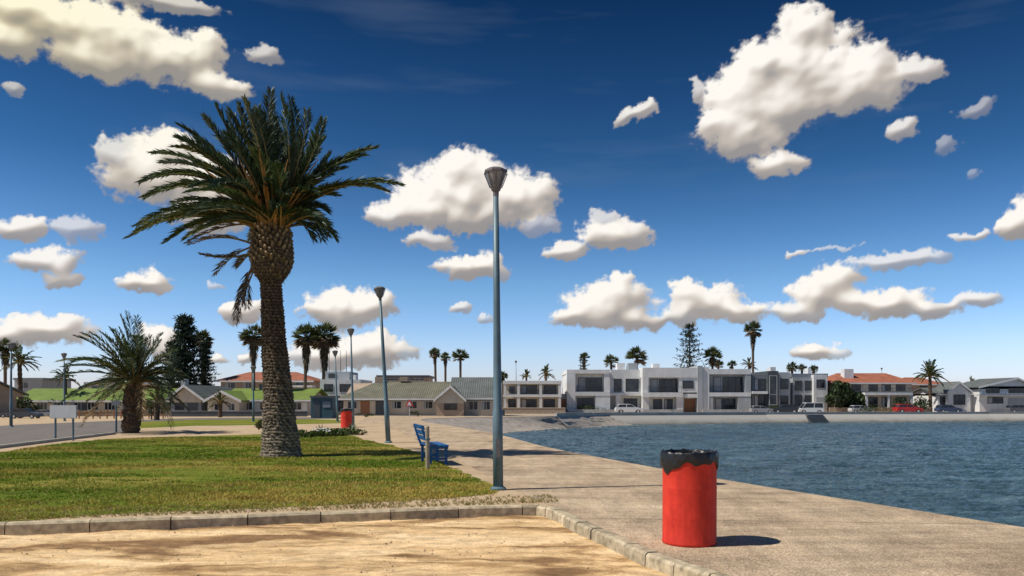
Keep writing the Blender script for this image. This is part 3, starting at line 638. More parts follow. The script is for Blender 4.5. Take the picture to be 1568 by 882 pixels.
Y=128; T=Thing('grey_modern_house',(X(1180,Y),Y)); a=T.part('walls',M_grey); a.pbox(1152,1176,574,None,Y+1,10); T.part('dark_walls',M_dgrey).pbox(1176.2,1192,568,None,Y,10); T.part('light_walls',M_lgrey).pbox(1192.2,1210,570,None,Y+.8,10)
T.part('chimney',M_white).pbox(1180,1188,562,568,Y+3,2); win(T,1155,1172,580,598,Y+1,1,M_dframe); win(T,1155,1172,605,625,Y+1,1,M_dframe); win(T,1178,1190,575,620,Y,0,M_frame,hz=True); win(T,1195,1207,580,596,Y+.8,0,M_dframe); win(T,1195,1207,606,622,Y+.8,0,M_dframe); T.part('slab',M_white).pbox(1152,1176,599,603,Y-.2,1.3)
T.finish()
Y=130; T=Thing('white_block_house',(X(1240,Y),Y)); a=T.part('walls',M_lgrey); a.pbox(1214,1266,578,None,Y+1,10); T.part('white_walls',M_white).pbox(1246,1267,574,None,Y+.2,9); T.part('roof_slab',M_grey).pbox(1212,1268,572,577.9,Y+1.3,10)
for p in (1217,1232): win(T,p,p+11,583,598,Y+1,1,M_dframe); win(T,p,p+11,605,622,Y+1,1,M_dframe)
win(T,1250,1263,581,594,Y+.2,1,M_dframe); T.part('garage_doors',M_lgrey).pbox(1250,1264,608,628,Y+.1,.2); T.part('chimney',M_white).pbox(1237,1242,564,572,Y+4,1.5)
T.finish()
Y=130; T=Thing('red_roof_house',(X(1340,Y),Y)); a=T.part('walls',M_cream); a.pbox(1280,1396,586,None,Y,10); gable_x(T,'roof',M_rred,1280,1396,570,586,Y,10,.6,None,.15,1300,1378)
T.part('chimney',M_white).pbox(1293,1307,565,582,Y+2,1.5); T.part('slabs',M_white).pbox(1325,1398,601,605,Y-1.6,1.6)
for p in (1286,1304,1330,1350,1372): win(T,p,p+14,589,599,Y,1,M_dframe); win(T,p,p+14,608,624,Y,1,M_dframe)
rail(T,1325,1398,594,601,Y-1.5,14)
for p in (1326,1360,1395): T.part('columns',M_white).pbox(p,p+3,605.1,None,Y-1.5,.3)
T.part('garden_wall',M_tan).pbox(1270,1425,624,None,Y-3,.25)
T.finish()
Y=150; T=Thing('red_roof_house',(X(1410,Y),Y)); T.part('walls',M_tan).pbox(1392,1440,588,None,Y,9); gable_x(T,'roof',M_rred,1392,1440,577,588,Y,9,.5,None,.15,1402,1430); win(T,1408,1420,591,600,Y,1,M_dframe); T.finish()
Y=160; T=Thing('red_roof_house',(X(1280,Y),Y)); T.part('walls',M_cream).pbox(1262,1300,586,None,Y,9); gable_x(T,'roof',M_rred,1262,1300,575,586,Y,9,.5,None,.15,1272,1290); T.finish()
def white_gable(p0,p1,pk,pr,pe,Y,nm):
    T=Thing(nm,(X(pk,Y),Y)); T.part('walls',M_white).pbox(p0,p1,pe-.5,None,Y,10); gable_y(T,'roof',M_rgrey,p0,p1,pk,pr,pe,Y,10,.5,M_white); w=(p1-p0)
    win(T,p0+w*.12,p0+w*.38,pe+2,pe+10,Y,1,M_dframe); win(T,p0+w*.55,p0+w*.88,pe+2,pe+10,Y,2,M_dframe); T.part('slab',M_lgrey).pbox(p0,p1,pe+12,pe+14,Y-1.2,1.2); win(T,p0+w*.15,p0+w*.45,pe+16,pe+26,Y,1,M_dframe); T.part('garage_doors',M_lgrey).pbox(p0+w*.55,p0+w*.9,pe+17,pe+29,Y-.05,.1); rail(T,p0,p1,pe+6,pe+12,Y-1.1,12); T.finish()
white_gable(1500,1580,1556,578,592,128,'white_gable_house'); white_gable(1596,1680,1640,578,594,130,'white_gable_house'); white_gable(1700,1790,1740,576,592,130,'white_gable_house')
Y=130; T=Thing('white_gable_house',(X(1470,Y),Y)); T.part('walls',M_white).pbox(1436,1514,603,None,Y,9); gable_x(T,'roof',M_rgrey,1436,1514,593,603,Y,9,.5,M_white); gable_y(T,'front_roof',M_rgrey,1452,1486,1468,584,600,Y-1,5,.3,M_white)
T.part('walls',M_white).pbox(1452,1486,600,None,Y-.9,.88); win(T,1460,1478,603,620,Y-.9,1,M_dframe); win(T,1439,1450,607,620,Y,0,M_dframe); win(T,1490,1510,607,620,Y,2,M_dframe); T.finish()
# --- balcony house
Y=124; T=Thing('balcony_house',(X(815,Y),Y)); T.part('walls',M_cream).pbox(772,858,588,None,Y+1.3,9); T.part('slabs',M_white).pbox(770,860,583,588,Y,10.5); T.part('slabs',M_white).pbox(770,860,604,608,Y,1.2)
for p in (771,792,826,855): T.part('columns',M_white).pbox(p,p+4,588.1,603.9,Y+.05,.4); T.part('columns',M_white).pbox(p,p+4,608.1,None,Y+.05,.4)
win(T,779,789,591,603,Y+1.3,0); win(T,798,822,590,603,Y+1.3,2,M_dframe); win(T,833,852,590,603,Y+1.3,1,M_dframe); win(T,778,790,611,627,Y+1.3,1,M_dframe); win(T,798,822,611,627,Y+1.3,2,M_dframe); win(T,832,850,611,627,Y+1.3,1,M_dframe); rail(T,775,855,597,604,Y+.2,24); T.finish()
Y=98; T=Thing('garden_wall',(X(760,Y),Y)); a=T.part('panels',M_stone); a.pbox(590,770,629,None,Y,.25); T.part('coping',M_cream).pbox(590,770,628.2,629,Y-.05,.35); 
for i in range(590,771,20): T.part('piers',M_cream).pbox(i,i+3,627,None,Y-.1,.45)
T.finish()
Y=118; T=Thing('garden_wall',(X(810,Y),Y)); T.part('panels',M_stone).pbox(765,866,625,None,Y,.25); T.part('coping',M_cream).pbox(765,866,624.2,625,Y-.05,.35); T.finish()
# --- olive/grey roof houses
Y=96; T=Thing('olive_roof_house',(X(600,Y),Y)); T.part('walls',M_cream).pbox(526,690,609,None,Y,10); gable_x(T,'roof',M_rolive,526,690,583,610,Y,11,.7,M_tan,.18,565,None)
T.part('garage_doors',M_wood).pbox(552,566,614,634,Y-.05,.1); T.part('recess_shade_panel',M_dgrey).pbox(575,590,613,635,Y-.04,.1)  # flat dark panel on the wall face, painted as a recess in shade
for p in (532,600,624,648): win(T,p,p+15,614,626,Y,1,M_frame)
T.part('columns',M_white).pbox(591,594,610,None,Y-.6,.25); T.part('chimney',M_tan).pbox(574,588,577,586,Y+5,1.5); T.part('chimney',M_tan).pbox(612,624,577,584,Y+5,1.5); T.finish()
Y=93; T=Thing('grey_roof_house',(X(720,Y),Y)); T.part('walls',M_cream).pbox(692,756,608,None,Y,9); gable_x(T,'roof',M_rgrey,692,756,576,609,Y,10,.4,M_cream,.18); 
gable_y(T,'front_roof',M_rolive,668,710,690,590,612,Y-2.5,7,.3,M_tan); T.part('front_walls',M_tan).pbox(668,710,612,None,Y-2.4,2.3); win(T,680,700,616,628,Y-2.4,1,M_dframe); win(T,718,732,614,628,Y,1,M_frame); win(T,738,751,614,628,Y,1,M_frame); T.finish()
Y=125; T=Thing('flat_roof_house',(X(610,Y),Y)); T.part('walls',M_tan).pbox(578,655,578,None,Y,8); T.part('roof_slab',M_dgrey).pbox(576,657,574.5,577.9,Y-.4,9); win(T,585,610,579,583,Y,3); win(T,620,650,579,583,Y,3); T.finish()
# --- white block + kiosk
Y=105; T=Thing('white_flat_house',(X(522,Y),Y)); T.part('walls',M_white).pbox(490,552,581,None,Y,9); T.part('upper_walls',M_lgrey).pbox(498,535,569,581,Y+2,6); T.part('chimney',M_white).pbox(538,545,574,581,Y+1,1)
win(T,496,510,588,600,Y,1,M_dframe); win(T,520,545,588,600,Y,2,M_dframe); win(T,503,515,572,579,Y+2,1,M_dframe); win(T,515,548,610,630,Y,3,M_dframe)
an=T.part('antennas',M_dframe)
for p in (486+10,514,523): an.tube([(X(p,Y),Y+3,Z(572,Y)),(X(p,Y),Y+3,Z(535,Y))],[.05,.03],5)
T.finish()
Y=73; T=Thing('kiosk',(X(491,Y),Y)); m_teal=mat('teal_panel',(.04,.09,.11),.6,.2,2); T.part('walls',m_teal).pbox(476,509,609,None,Y,2.4); T.part('roof',M_dgrey).pbox(474,511,606,608.9,Y-.15,2.7); T.part('door',M_dgrey).pbox(480,490,613,639,Y-.04,.1); T.part('hatch',M_grey).pbox(494,506,615,624,Y-.04,.1); T.finish()
# --- green roof houses
Y=98; T=Thing('green_roof_house',(X(150,Y),Y)); T.part('walls',M_cream).pbox(22,250,612,None,Y,9); gable_x(T,'roof',M_rgreen,22,256,594,613,Y,10,.6,M_cream)
for p in range(30,240,26): win(T,p,p+17,616,628,Y,2,M_frame)
T.part('wall_panels',M_dgrey).pbox(119,134,614,636,Y-.03,.1)
gable_y(T,'front_roof',M_rgrey,262,308,284,589,611,Y-4,14,.5,M_dgrey,bargem=M_white); T.part('front_walls',M_grey).pbox(262,308,611,None,Y-3.9,10); win(T,268,282,616,628,Y-3.9,1,M_dframe); T.part('garage_doors',M_dgrey).pbox(287,303,614,636,Y-3.95,.1); T.part('chimney',M_lgrey).pbox(277,284,580,592,Y+2,1); T.finish()
Y=96; T=Thing('green_roof_house',(X(400,Y),Y)); T.part('walls',M_white).pbox(322,470,611,None,Y,9); gable_x(T,'roof',M_rgreen,345,470,594,612,Y,10,.6,M_cream); gable_y(T,'front_roof',M_rgreen,318,366,341,598,613,Y-3,9,.4,M_cream); T.part('front_walls',M_cream).pbox(318,366,613,None,Y-2.9,2.85)
win(T,328,342,617,629,Y-2.9,1); win(T,348,360,617,629,Y-2.9,1)
for p in (374,398,430,448): win(T,p,p+14,616,628,Y,1)
T.part('chimney',M_dgrey).pbox(397,405,588,598,Y+4,1); T.finish()
Y=118; T=Thing('red_roof_house',(X(405,Y),Y)); T.part('walls',M_tan).pbox(338,474,582,None,Y,10); gable_x(T,'roof',M_rred,338,474,568,583,Y,10,.8,None,.15,365,440); 
for p in (345,372,430,452): win(T,p,p+16,585,595,Y,1)
T.part('slab',M_white).pbox(420,478,590,593,Y-2,2); T.finish()
Y=78; T=Thing('brown_house',(X(-110,Y),Y)); T.part('walls',M_tan).pbox(-190,-62,602,None,Y,9); gable_x(T,'roof',M_rgrey,-190,-60,580,603,Y,10,.4,M_tan); win(T,-130,-112,608,625,Y,1); win(T,-85,-72,608,625,Y,1); T.finish()
Y=120; T=Thing('flat_roof_house',(X(40,Y),Y)); T.part('walls',M_lgrey).pbox(22,64,582,None,Y,8); T.part('roof_slab',M_grey).pbox(20,66,578.5,581.9,Y-.4,9); win(T,28,44,585,595,Y,1); T.finish()
Y=140; T=Thing('flat_roof_house',(X(230,Y),Y)); T.part('walls',M_cream).pbox(130,262,588,None,Y,8); T.part('roof_slab',M_lgrey).pbox(128,264,585,587.9,Y-.4,9); win(T,140,160,590,598,Y,1); T.finish()
# fence
T=Thing('wooden_fence',(X(180,70),70)); a=T.part('rails',M_wood); Y=70
x0,x1=X(100,Y),X(250,Y); zb=zg(Y)
a.box(x0,x1,Y,Y+.05,zb+.25,zb+.32); a.box(x0,x1,Y,Y+.05,zb+.55,zb+.62)
for i in range(15): xx=x0+(x1-x0)*i/14; T.part('posts',M_wood).box(xx-.05,xx+.05,Y-.07,Y-.003,zb-.1,zb+.75)
T.finish()
T=Thing('boundary_wall',(X(180,88),88)); T.part('wall',M_stone).pbox(60,262,630,None,88,.25); T.part('coping',M_cream).pbox(60,262,629.2,630,87.95,.35); T.finish()
T=Thing('boundary_wall',(X(400,86),86)); T.part('wall',M_dgrey).pbox(262,470,630,None,86,.2);T.part('coping',M_grey).pbox(262,470,629.2,630,85.95,.3); T.finish()
# ------------------------------------------------ street lamps
def lamp(bx,by,tx,ty,pr=.072):
    x,Y=G(bx,by); z0=zg(Y); top=Vector((X(tx,Y),Y,Z(ty,Y))); b=Vector((x,Y,z0-.1)); H=(top-b).length; d=(top-b).normalized(); hd=.40
    T=Thing('street_lamp',(x,Y,z0)); P=T.part('pole',M_pole,True)
    P.tube([b,b+d*1.4,b+d*1.42,b+d*(H*.55),b+d*(H-hd)],[pr*1.08,pr*1.05,pr*.92,pr*.74,pr*.55],14)
    T.part('base_plate',M_pole).tube([b+d*.1,b+d*.13,b+d*.16],[pr*1.7,pr*1.7,pr*1.15],14)
    T.part('door_hatch',M_lampcap).box(x-pr*.45,x+pr*.45,Y-pr*1.12,Y-pr*.9,.55+z0,.85+z0)
    c=top-d*hd
    T.part('collar',M_lampcap).tube([c-d*.10,c-d*.02,c,c+d*.04],[.048,.052,.075,.09],12)
    T.part('lantern',M_lampglass).tube([c+d*.04,c+d*.28],[.095,.19],8)
    T.part('cap',M_lampcap).tube([c+d*.275,c+d*.30,c+d*.325,c+d*.37,c+d*.385],[.195,.205,.20,.12,.04],8)
    for k in range(8):
        an=2*math.pi*k/8+.05; o=Vector((math.cos(an),math.sin(an),0)); T.part('ribs',M_lampcap).tube([c+d*.04+o*.098,c+d*.28+o*.194],[.008,.008],4)
    T.finish()
lamp(763,750,759,255,.08); lamp(595,678,581,438,.08); lamp(541,653,537,502); lamp(517,646,513,536); lamp(791,632,790,552); lamp(1352,628,1350,563); lamp(17,654,17,524); lamp(99,645,98,540); lamp(388,646,388,560)
# ------------------------------------------------ litter bins
m_red,n_,l_,b_=nt('red_paint'); v_=coords(n_,l_); f_=noise(n_,l_,v_,6,7,.7); fd=noise(n_,l_,coords(n_,l_,(6,6,.6)),3,5,.7)
cc_=ramp(n_,l_,f_,[(.3,(.52,.030,.018)),(.6,(.68,.045,.024)),(.75,(.58,.07,.045))]); cc_=mixc(n_,l_,.4,cc_,ramp(n_,l_,fd,[(.35,.55),(.6,1.08)]),'MULTIPLY'); l_.new(cc_,b_.inputs['Base Color']); b_.inputs['Roughness'].default_value=.6; b_.inputs['Specular IOR Level'].default_value=.25; bump(n_,l_,b_,f_,.25,.01)
m_bag,n_,l_,b_=nt('black_plastic_bag'); v_=coords(n_,l_); b_.inputs['Base Color'].default_value=(.008,.008,.010,1); b_.inputs['Roughness'].default_value=.38; bump(n_,l_,b_,noise(n_,l_,v_,10,4,.6),.5,.03)
def bin_(px,py,sc=1.0,R=.285,H=.93):
    x,Y=G(px,py); Y+=R*.8; z=zg(Y)+.004; R*=sc;H*=sc; T=Thing('litter_bin',(x,Y,z)); a=T.part('drum',m_red,True); n=72
    prof=[(.96,0),(1.0,.012),(1.0,.03),(.985,.045),(.985,.30*H),(.988,.31*H),(.988,.325*H),(.985,.335*H),(.985,.62*H),(.988,.63*H),(.988,.645*H),(.985,.655*H),(.985,.97*H),(1.,.98*H),(1.,H),(.95,H),(.94,.5*H)]
    o=len(a.v)
    for j,(r,h) in enumerate(prof):
        for i in range(n):
            th=2*math.pi*i/n; rr=R*r*(1+.006*math.sin(3*th+h*4)-.014*math.exp(-((th-4.4)/.25)**2-((h-.4)/.15)**2)); a.v.append((x+rr*math.cos(th),Y+rr*math.sin(th),z+h)); a.c.append((1,1,1))
    for j in range(len(prof)-1):
        for i in range(n): a.f.append((o+j*n+i,o+j*n+(i+1)%n,o+(j+1)*n+(i+1)%n,o+(j+1)*n+i))
    a=T.part('bin_bag',m_bag,True); rows=12
    for j in range(rows+1):
        t=j/rows
        for i in range(n):
            th=2*math.pi*i/n; hem=.15+.045*math.sin(2*th+1)+.025*math.sin(5*th+2)+.015*math.sin(11*th)
            if j<=8:
                u=j/8; h=H+.04-hem*(1-u)*1.; r=R*(1.03+.03*math.sin(u*3)+.014*math.sin(13*th+u*5)+.010*math.sin(23*th-u*9))
            else:
                u=(j-8)/4; h=H+.04-.02*abs(math.sin(6*th))+(.012 if u<.5 else -.25*(u-.5)*2); r=R*(1.02-.12*u)
            a.v.append((x+r*math.cos(th),Y+r*math.sin(th),z+h*1.0)); a.c.append((0,0,0))
    for j in range(rows):
        for i in range(n): a.f.append((j*n+i,j*n+(i+1)%n,(j+1)*n+(i+1)%n,(j+1)*n+i))
    o=len(a.v); a.v.append((x,Y,z+H-.3)); a.c.append((0,0,0))
    for i in range(n): a.f.append((rows*n+i,rows*n+(i+1)%n,o))
    T.finish()
bin_(1063,838); bin_(529,655,1.0)
# ------------------------------------------------ bench
m_blue=mat('blue_paint',(.012,.11,.32),.5,.3,6,.2,40,.004)
x,Yb=G(672,713); T=Thing('park_bench',(0,0,0)); L=1.5
s=T.part('seat_slats',m_blue); bk=T.part('backrest_slats',m_blue); fr=T.part('frame',m_blue)
for i in range(4): s.box(-.18+i*.115,-.09+i*.115,0,L,.43,.465)
for i in range(3):
    z=.55+i*.13; xx=-.22-i*.045; bk.add([(xx,0,z),(xx+.03,0,z),(xx,0,z+.1),(xx-.03,0,z+.1),(xx,L,z),(xx+.03,L,z),(xx,L,z+.1),(xx-.03,L,z+.1)],[(0,1,2,3),(7,6,5,4),(0,4,5,1),(1,5,6,2),(2,6,7,3),(3,7,4,0)])
for y in (.12,L-.18):
    fr.box(-.17,-.11,y,y+.06,0,.43); fr.box(.19,.25,y,y+.06,0,.43); fr.box(-.2,.27,y+.002,y+.058,.37,.428); fr.box(-.108,.188,y+.01,y+.05,.12,.17)
    fr.tube([(-.17,y+.03,.40),(-.25,y+.03,.60),(-.345,y+.03,.90)],[.028,.028,.025],6)
e=T.finish(.26); e.location=(x-.02,Yb-.1,.004)
x,Y=G(655,718); T=Thing('concrete_post',(x,Y,0)); m_post=mat('weathered_post',(.36,.30,.22),.9,.25,6,.4,30,.01); T.part('post',m_post).tube([(x,Y,-.05),(x-.01,Y,.9),(x-.01,Y,.93)],[.05,.047,.03],8); T.part('band',M_pole).tube([(x,Y,.62),(x,Y,.66)],[.056,.056],8); T.finish()
# ------------------------------------------------ signs
x0,Y=G(85,675); x1=X(112,Y); T=Thing('information_sign',(x0,Y,0)); T.part('posts',M_pole).tube([(x0,Y,-.05),(x0,Y,1.3)],[.035,.035],8); T.part('posts',M_pole).tube([(x1,Y,-.05),(x1,Y,1.3)],[.035,.035],8)
T.part('board',M_white).box(X(78,Y),X(118,Y),Y-.07,Y-.04,Z(640,Y),Z(621,Y)); T.part('board_frame',M_lgrey).box(X(77.4,Y),X(118.6,Y),Y-.038,Y-.02,Z(640.6,Y),Z(620.4,Y)); T.finish()
x,Y=G(178,662); T=Thing('signpost',(x,Y,0)); T.part('post',M_pole).tube([(x,Y,-.05),(x,Y,1.5)],[.04,.035],8); T.part('plate',M_grey).box(x-.18,x+.18,Y-.06,Y-.04,1.2,1.42); T.finish()
Y=85; x=X(627,Y); z=zg(Y); T=Thing('warning_sign',(x,Y,z)); T.part('post',M_frame).tube([(x,Y,z),(x,Y,z+1.6)],[.04,.04],6); T.part('plate',mat('sign_red',(.5,.03,.03),.5,.05)).prism([(x-.45,z+1.1),(x+.45,z+1.1),(x,z+1.9)],'y',Y-.07,Y-.05); T.part('plate_centre',M_white).prism([(x-.25,z+1.2),(x+.25,z+1.2),(x,z+1.65)],'y',Y-.085,Y-.072); T.finish()
# ------------------------------------------------ cars
def car(px,Y,Lp,col,name='parked_car',kind='hatch',flip=1,z0=None):
    x=X(px,Y); L=Lp/(F/Y); k=L/4.2; z=zg(Y)+.02; T=Thing(name,(x,Y,z)); pm=mat('car_paint',col,.3,.05,2,spec=.6)
    f=lambda P:[(x+flip*p[0]*k,z+p[1]*k) for p in P]; w=.85*k
    T.part('body',pm).prism(f([(-2.08,.28),(-2.12,.6),(-2.02,.88),(-1.7,.95),(.95,.95),(1.75,.83),(2.05,.68),(2.1,.3),(1.72,.25),(1.6,.5),(1.3,.6),(1.0,.5),(.9,.25),(-.9,.25),(-1.0,.5),(-1.3,.6),(-1.6,.5),(-1.72,.25)]),'y',Y-w,Y+w)
    cab=[(-1.85,.951),(-1.6,1.38),(.2,1.40),(.95,.951)] if kind=='hatch' else [(-2.0,.951),(-1.95,1.75),(.9,1.75),(1.5,.951)]
    T.part('windows',M_glass).prism(f(cab),'y',Y-w*.93,Y+w*.93)
    top=cab[1][1]; T.part('roof',pm).prism(f([(cab[1][0]-.05,top-.04),(cab[1][0]+.05,top+.05),(cab[2][0]-.1,top+.06),(cab[2][0]+.08,top-.03)]),'y',Y-w*.96,Y+w*.96)
    for px_ in ((cab[0][0],cab[1][0]),(-.45,-.5),(cab[3][0],cab[2][0])):
        for s_ in (-1,1):
            T.part('pillars',pm).add([(x+flip*(px_[0]-.05)*k,Y+s_*w*.945,z+.95*k),(x+flip*(px_[0]+.06)*k,Y+s_*w*.945,z+.95*k),(x+flip*(px_[1]+.06)*k,Y+s_*w*.945,z+top*k),(x+flip*(px_[1]-.05)*k,Y+s_*w*.945,z+top*k)],[(0,1,2,3)])
    for wx in (-1.3,1.3):
        for s_ in (-1,1):
            c=Vector((x+flip*wx*k,Y+s_*w*.86,z+.31*k)); T.part('tyres',M_rubber,False).tube([c-Vector((0,.1*k,0)),c+Vector((0,.1*k,0))],[.31*k,.31*k],16); T.part('hubs',M_frame).tube([c-Vector((0,.115*k,0)),c+Vector((0,.115*k,0))],[.18*k,.18*k],10)
    T.part('lights',M_lampglass).box(x+flip*2.0*k-.06,x+flip*2.0*k+.06,Y-w*.9,Y-w*.55,z+.62*k,z+.75*k)
    T.finish()
car(963,121,42,(.62,.64,.66)); car(1201,121.5,40,(.03,.035,.04),flip=-1); car(1166,121.5,34,(.30,.30,.32)); car(1240,121,38,(.7,.7,.68),'parked_van','van',-1); car(1390,124,40,(.45,.02,.02)); car(1318,124,34,(.5,.5,.5)); car(1452,124.5,36,(.04,.06,.12)); car(40,70,44,(.03,.04,.05)); car(70,84,30,(.25,.26,.28)); car(1560,125,36,(.1,.1,.12)); car(20,76,36,(.05,.05,.06),flip=-1)
# ------------------------------------------------ sky with clouds
LB=[(60,25,130,46,1),(180,55,96,56,1),(150,92,78,42,1),(255,92,88,48,1),(322,75,36,32,1),(332,132,60,30,1),(15,65,64,34,.9),(245,3,120,16,.7),
(405,83,27,17,.7),(15,140,22,12,.6),(235,268,90,60,1),(262,232,54,34,1),(180,238,42,28,.75),(320,285,95,52,1),(325,335,74,30,.9),
(710,300,128,54,1),(722,262,66,36,1),(800,305,62,44,1),(640,322,86,34,1),(665,370,46,16,.85),(595,335,42,18,.85),(825,345,40,18,.6),(730,335,86,28,1),
(930,358,60,28,.95),(865,386,42,17,.9),(968,362,32,22,.9),(925,332,25,14,.7),(722,410,66,22,1),(765,418,22,14,.8),(705,478,20,12,.8),(742,490,14,6,.7),
(225,436,44,23,1),(30,350,54,24,.9),(118,352,42,28,.65),(75,400,66,22,.9),(102,430,36,14,.9),(70,505,88,27,1),(15,520,60,17,1),(100,490,38,16,.9),
(365,480,42,20,1),(525,475,78,38,1),(560,468,50,26,1),(580,535,72,29,1),(525,545,82,29,1),(618,540,24,15,.7),(460,548,32,17,.8),(245,520,48,22,1),(250,540,42,15,.9),(335,550,22,8,.9),(380,548,14,9,.9),(330,435,16,6,.6),(20,484,12,6,.8),
(932,468,84,34,1),(945,448,54,26,1),(895,490,54,17,1),(978,494,46,18,1),(1085,465,72,31,1),(1060,450,42,22,1),(1130,478,52,21,.95),(1045,488,42,15,.9),
(1255,450,66,32,1),(1278,430,44,24,1),(1345,463,82,28,1),(1425,476,58,17,.9),(1225,480,54,17,.9),(1375,400,80,18,.75),(1440,398,25,8,.6),(1215,387,22,7,.8),(1265,382,55,5,.55),(1500,457,48,17,.85),(1245,540,40,17,1),(1280,545,20,8,.7),
(1228,55,52,54,1),(1185,105,82,58,1),(1250,115,106,72,1),(1130,150,64,54,1),(1110,195,52,50,1),(1150,212,68,44,1),(1195,165,84,50,1),(1195,255,52,22,.95),(1320,132,80,50,1),(1345,95,38,32,.9),(1412,112,42,26,.85),(1068,140,12,22,.7),
(972,174,27,13,.85),(990,163,21,11,.85),(955,184,15,9,.8),(1385,198,33,17,.8),(1495,163,34,14,.5),(1450,222,22,15,.45),(1490,262,14,10,.4),(1555,350,38,28,1),(1590,330,52,36,1),(1480,358,38,8,.8),
(1750,420,110,40,1),(1850,200,120,60,.9),(1700,520,90,22,1),(-120,450,110,30,1),(-150,180,120,60,1),(-260,330,90,30,.9),(2000,460,110,34,1)]
NU,NV=1440,480
u1=np.linspace(-1.02,1.02,NU); v1=np.linspace(-.01,.70,NV); UU,VV=np.meshgrid(u1,v1)
wu=.012*fbm(UU*22,VV*22,4,1)+.006*fbm(UU*70,VV*70,4,5,.6); wv=.009*fbm(UU*22+50,VV*22,4,2)+.005*fbm(UU*70+9,VV*70,4,6,.6)
A_=UU+wu; B_=VV+wv; SW=np.full(UU.shape,1e-9); SV=np.zeros(UU.shape); SA=np.zeros(UU.shape); kk=5.0
for (cx,cy,rx,ry,am) in LB:
    au=math.atan((cx-784)/F); cu=math.cos(au); av=(HY-cy)/F*cu; ru=rx/F*cu*cu; rv=ry/F*cu
    dv=(B_-av)/rv; dv=np.where(dv<0,dv*1.14,dv*.92); du=(A_-au)/ru
    e=1-(du*du+dv*dv); e=np.maximum(e,-3); wgt=np.exp(kk*e); SW+=wgt; SV+=wgt*np.clip(dv,-1.3,1.3); SA+=wgt*am
E=np.log(SW)/kk; VR=SV/SW; AM=SA/SW
def billow(x,y,o,sd,g=.5):
    r=0;a=1;s=0
    for i in range(o): r=r+a*(1-2.2*np.abs(perlin(x,y,sd+i))); s+=a; x=x*2.07+3.7; y=y*2.07+1.9; a*=g
    return -r/s
bl=billow(A_*26,B_*34,6,11,.52); fb=fbm(UU*60,VV*75,6,21,.62)
Dn=np.minimum(E,1.2)*.85+bl*.40+fb*.28+.25
edge=np.clip(Dn/.44,0,1); alpha=edge**1.2; alpha=alpha*alpha*(3-2*alpha)
alpha*=np.clip((E+.85)/.8,0,1)
alpha=np.clip(alpha*np.clip(AM*1.3-.22,0,1),0,1)
Hh=np.sqrt(np.clip(Dn,0,4)+.03)*.045+ .008*bl
def blur(a,n):
    for _ in range(n):
        a=(np.roll(a,1,0)+2*a+np.roll(a,-1,0))/4; a=(np.roll(a,1,1)+2*a+np.roll(a,-1,1))/4
    return a
H1=blur(Hh,16); H2=blur(Hh,80); Hh=blur(Hh,5)
def lit(Hf,gain):
    gv,gu=np.gradient(Hf,v1[1]-v1[0],u1[1]-u1[0]); nx,ny,nz=-gu*gain,-gv*gain,np.ones_like(Hf); nl=np.sqrt(nx*nx+ny*ny+1); L=np.array([-.42,.68,.60]); return (nx*L[0]+ny*L[1]+nz*L[2])/nl
sh=np.clip(.12*lit(Hh,.7)+.34*lit(H1,1.2)+.66*lit(H2,2.2),0,1.1)  # sun-side light and underside shade, painted into the cloud colour
vert=np.clip((blur(VR,18)+.80)/1.45,0,1); vert=vert*vert*(3-2*vert)
tone=np.clip(.13+.50*sh+.60*vert*(.4+.6*sh)+.12*fbm(UU*11,VV*15,4,31,.5),0,1.06); tone=np.clip(tone,.14,1)
tone=tone*(1-.15*(1-alpha))
warm=np.clip((-UU-.25)/.3,0,1)*np.clip((VV-.2)/.2,0,1)  # warm sunlight tint painted onto the upper left clouds
s1=np.array([.22,.22,.24]); s2=np.array([.57,.51,.455]); s3=np.array([1.0,.955,.89])
t=tone[...,None]; C=np.where(t<.5,s1+(s2-s1)*t*2,s2+(s3-s2)*(t-.5)*2)
C=C*(1-warm[...,None]*np.array([0.,.02,.22]))
ci=np.clip(fbm(UU*2.2+3,VV*16,5,41,.6)*1.2-.12,0,1)*np.clip((VV-.12)/.2,0,1)*.12
al=np.clip(alpha+ci*(1-alpha),0,1); wci=np.clip(1-alpha*12,0,1)[...,None]; C=C*(1-wci)+np.array([.26,.33,.43])*wci
fade=np.clip((VV)/.02,0,1)*np.clip((1.0-np.abs(UU))/.05,0,1)*np.clip((.69-VV)/.03,0,1); al*=fade
R=6000.; VX=np.stack([R*np.sin(UU),R*np.cos(UU),R*VV+CH],-1).reshape(-1,3)
idx=np.arange(NU*NV).reshape(NV,NU); Q=np.stack([idx[:-1,:-1],idx[:-1,1:],idx[1:,1:],idx[1:,:-1]],-1).reshape(-1,4)
m=bpy.data.materials.new('cloud_layer'); m.use_nodes=True; n=m.node_tree.nodes; l=m.node_tree.links; n.clear()
at=n.new('ShaderNodeAttribute'); at.attribute_name='Col'; em=n.new('ShaderNodeEmission'); tr_=n.new('ShaderNodeBsdfTransparent'); mx=n.new('ShaderNodeMixShader'); out=n.new('ShaderNodeOutputMaterial')
l.new(at.outputs['Color'],em.inputs['Color']); l.new(at.outputs['Alpha'],mx.inputs[0]); l.new(tr_.outputs[0],mx.inputs[1]); l.new(em.outputs[0],mx.inputs[2]); l.new(mx.outputs[0],out.inputs['Surface'])
m.cycles.emission_sampling='NONE'
npmesh('sky',VX,Q,m,False,np.concatenate([C,al[...,None]],-1).reshape(-1,4))
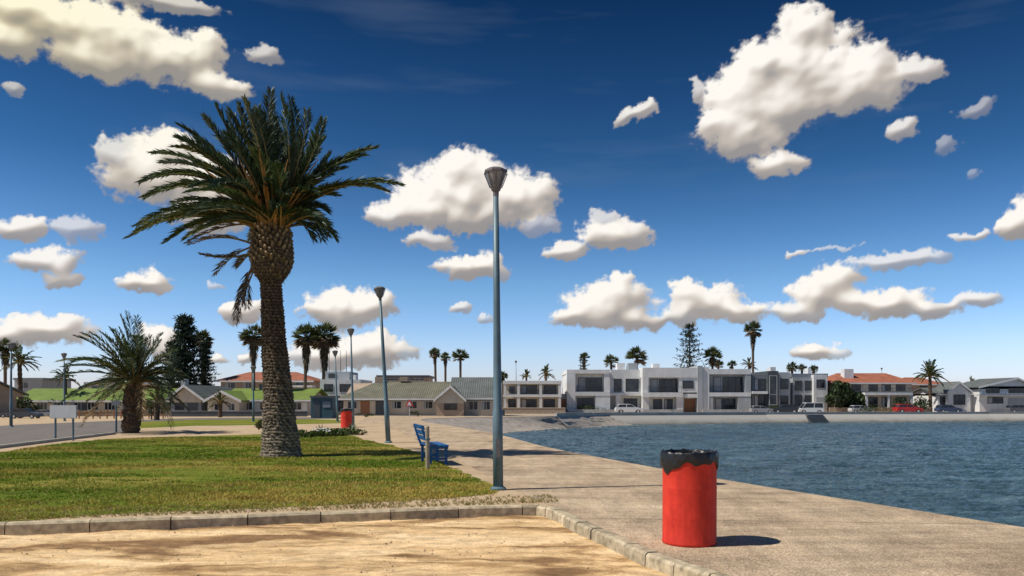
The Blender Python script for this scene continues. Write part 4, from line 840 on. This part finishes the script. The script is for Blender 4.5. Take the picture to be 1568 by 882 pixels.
# ------------------------------------------------ world, sun, camera
EL=math.radians(53); sd=Vector((-.975,-.222,0)).normalized()
w=bpy.data.worlds.new('World'); S.world=w; w.use_nodes=True; n=w.node_tree.nodes; l=w.node_tree.links
sk=n.new('ShaderNodeTexSky'); sk.sky_type='NISHITA'; sk.sun_disc=False; sk.sun_elevation=EL; sk.sun_rotation=math.atan2(sd.x,sd.y); sk.altitude=0; sk.air_density=1.0; sk.dust_density=.3; sk.ozone_density=1.5
gm=n.new('ShaderNodeGamma'); gm.inputs['Gamma'].default_value=1.5; hs=n.new('ShaderNodeHueSaturation'); hs.inputs['Saturation'].default_value=1.05; hs.inputs['Value'].default_value=.55
l.new(sk.outputs[0],gm.inputs[0]); l.new(gm.outputs[0],hs.inputs['Color'])
tcw=n.new('ShaderNodeTexCoord'); spw=n.new('ShaderNodeSeparateXYZ'); l.new(tcw.outputs['Generated'],spw.inputs[0])
rw=ramp(n,l,spw.outputs['Z'],[(0.,(.72,.80,1.45)),(.06,(.78,.82,1.18)),(.14,(.66,.78,.92)),(.27,(.26,.46,.56)),(.45,(.07,.21,.29)),(.8,(.25,.38,.46))])
cw=mixc(n,l,1.,hs.outputs['Color'],rw,'MULTIPLY')
l.new(cw,n['Background'].inputs['Color']); n['Background'].inputs['Strength'].default_value=.1
sl=bpy.data.lights.new('sun','SUN'); sl.energy=5.0; sl.angle=math.radians(.5); sl.color=(1,.94,.83); so=bpy.data.objects.new('sun',sl); COL.objects.link(so)
dv=Vector((-sd.x*math.cos(EL),-sd.y*math.cos(EL),-math.sin(EL))); so.rotation_euler=dv.to_track_quat('-Z','Y').to_euler()
cam=bpy.data.cameras.new('camera'); cam.lens=F/1568*36; cam.sensor_width=36; cam.shift_y=(HY-441)/1568; cam.clip_end=20000; co=bpy.data.objects.new('camera',cam); COL.objects.link(co); co.location=(0,0,CH); co.rotation_euler=(math.radians(90),0,0); S.camera=co
S.view_settings.view_transform='Standard'; S.view_settings.look='None'; S.view_settings.exposure=0
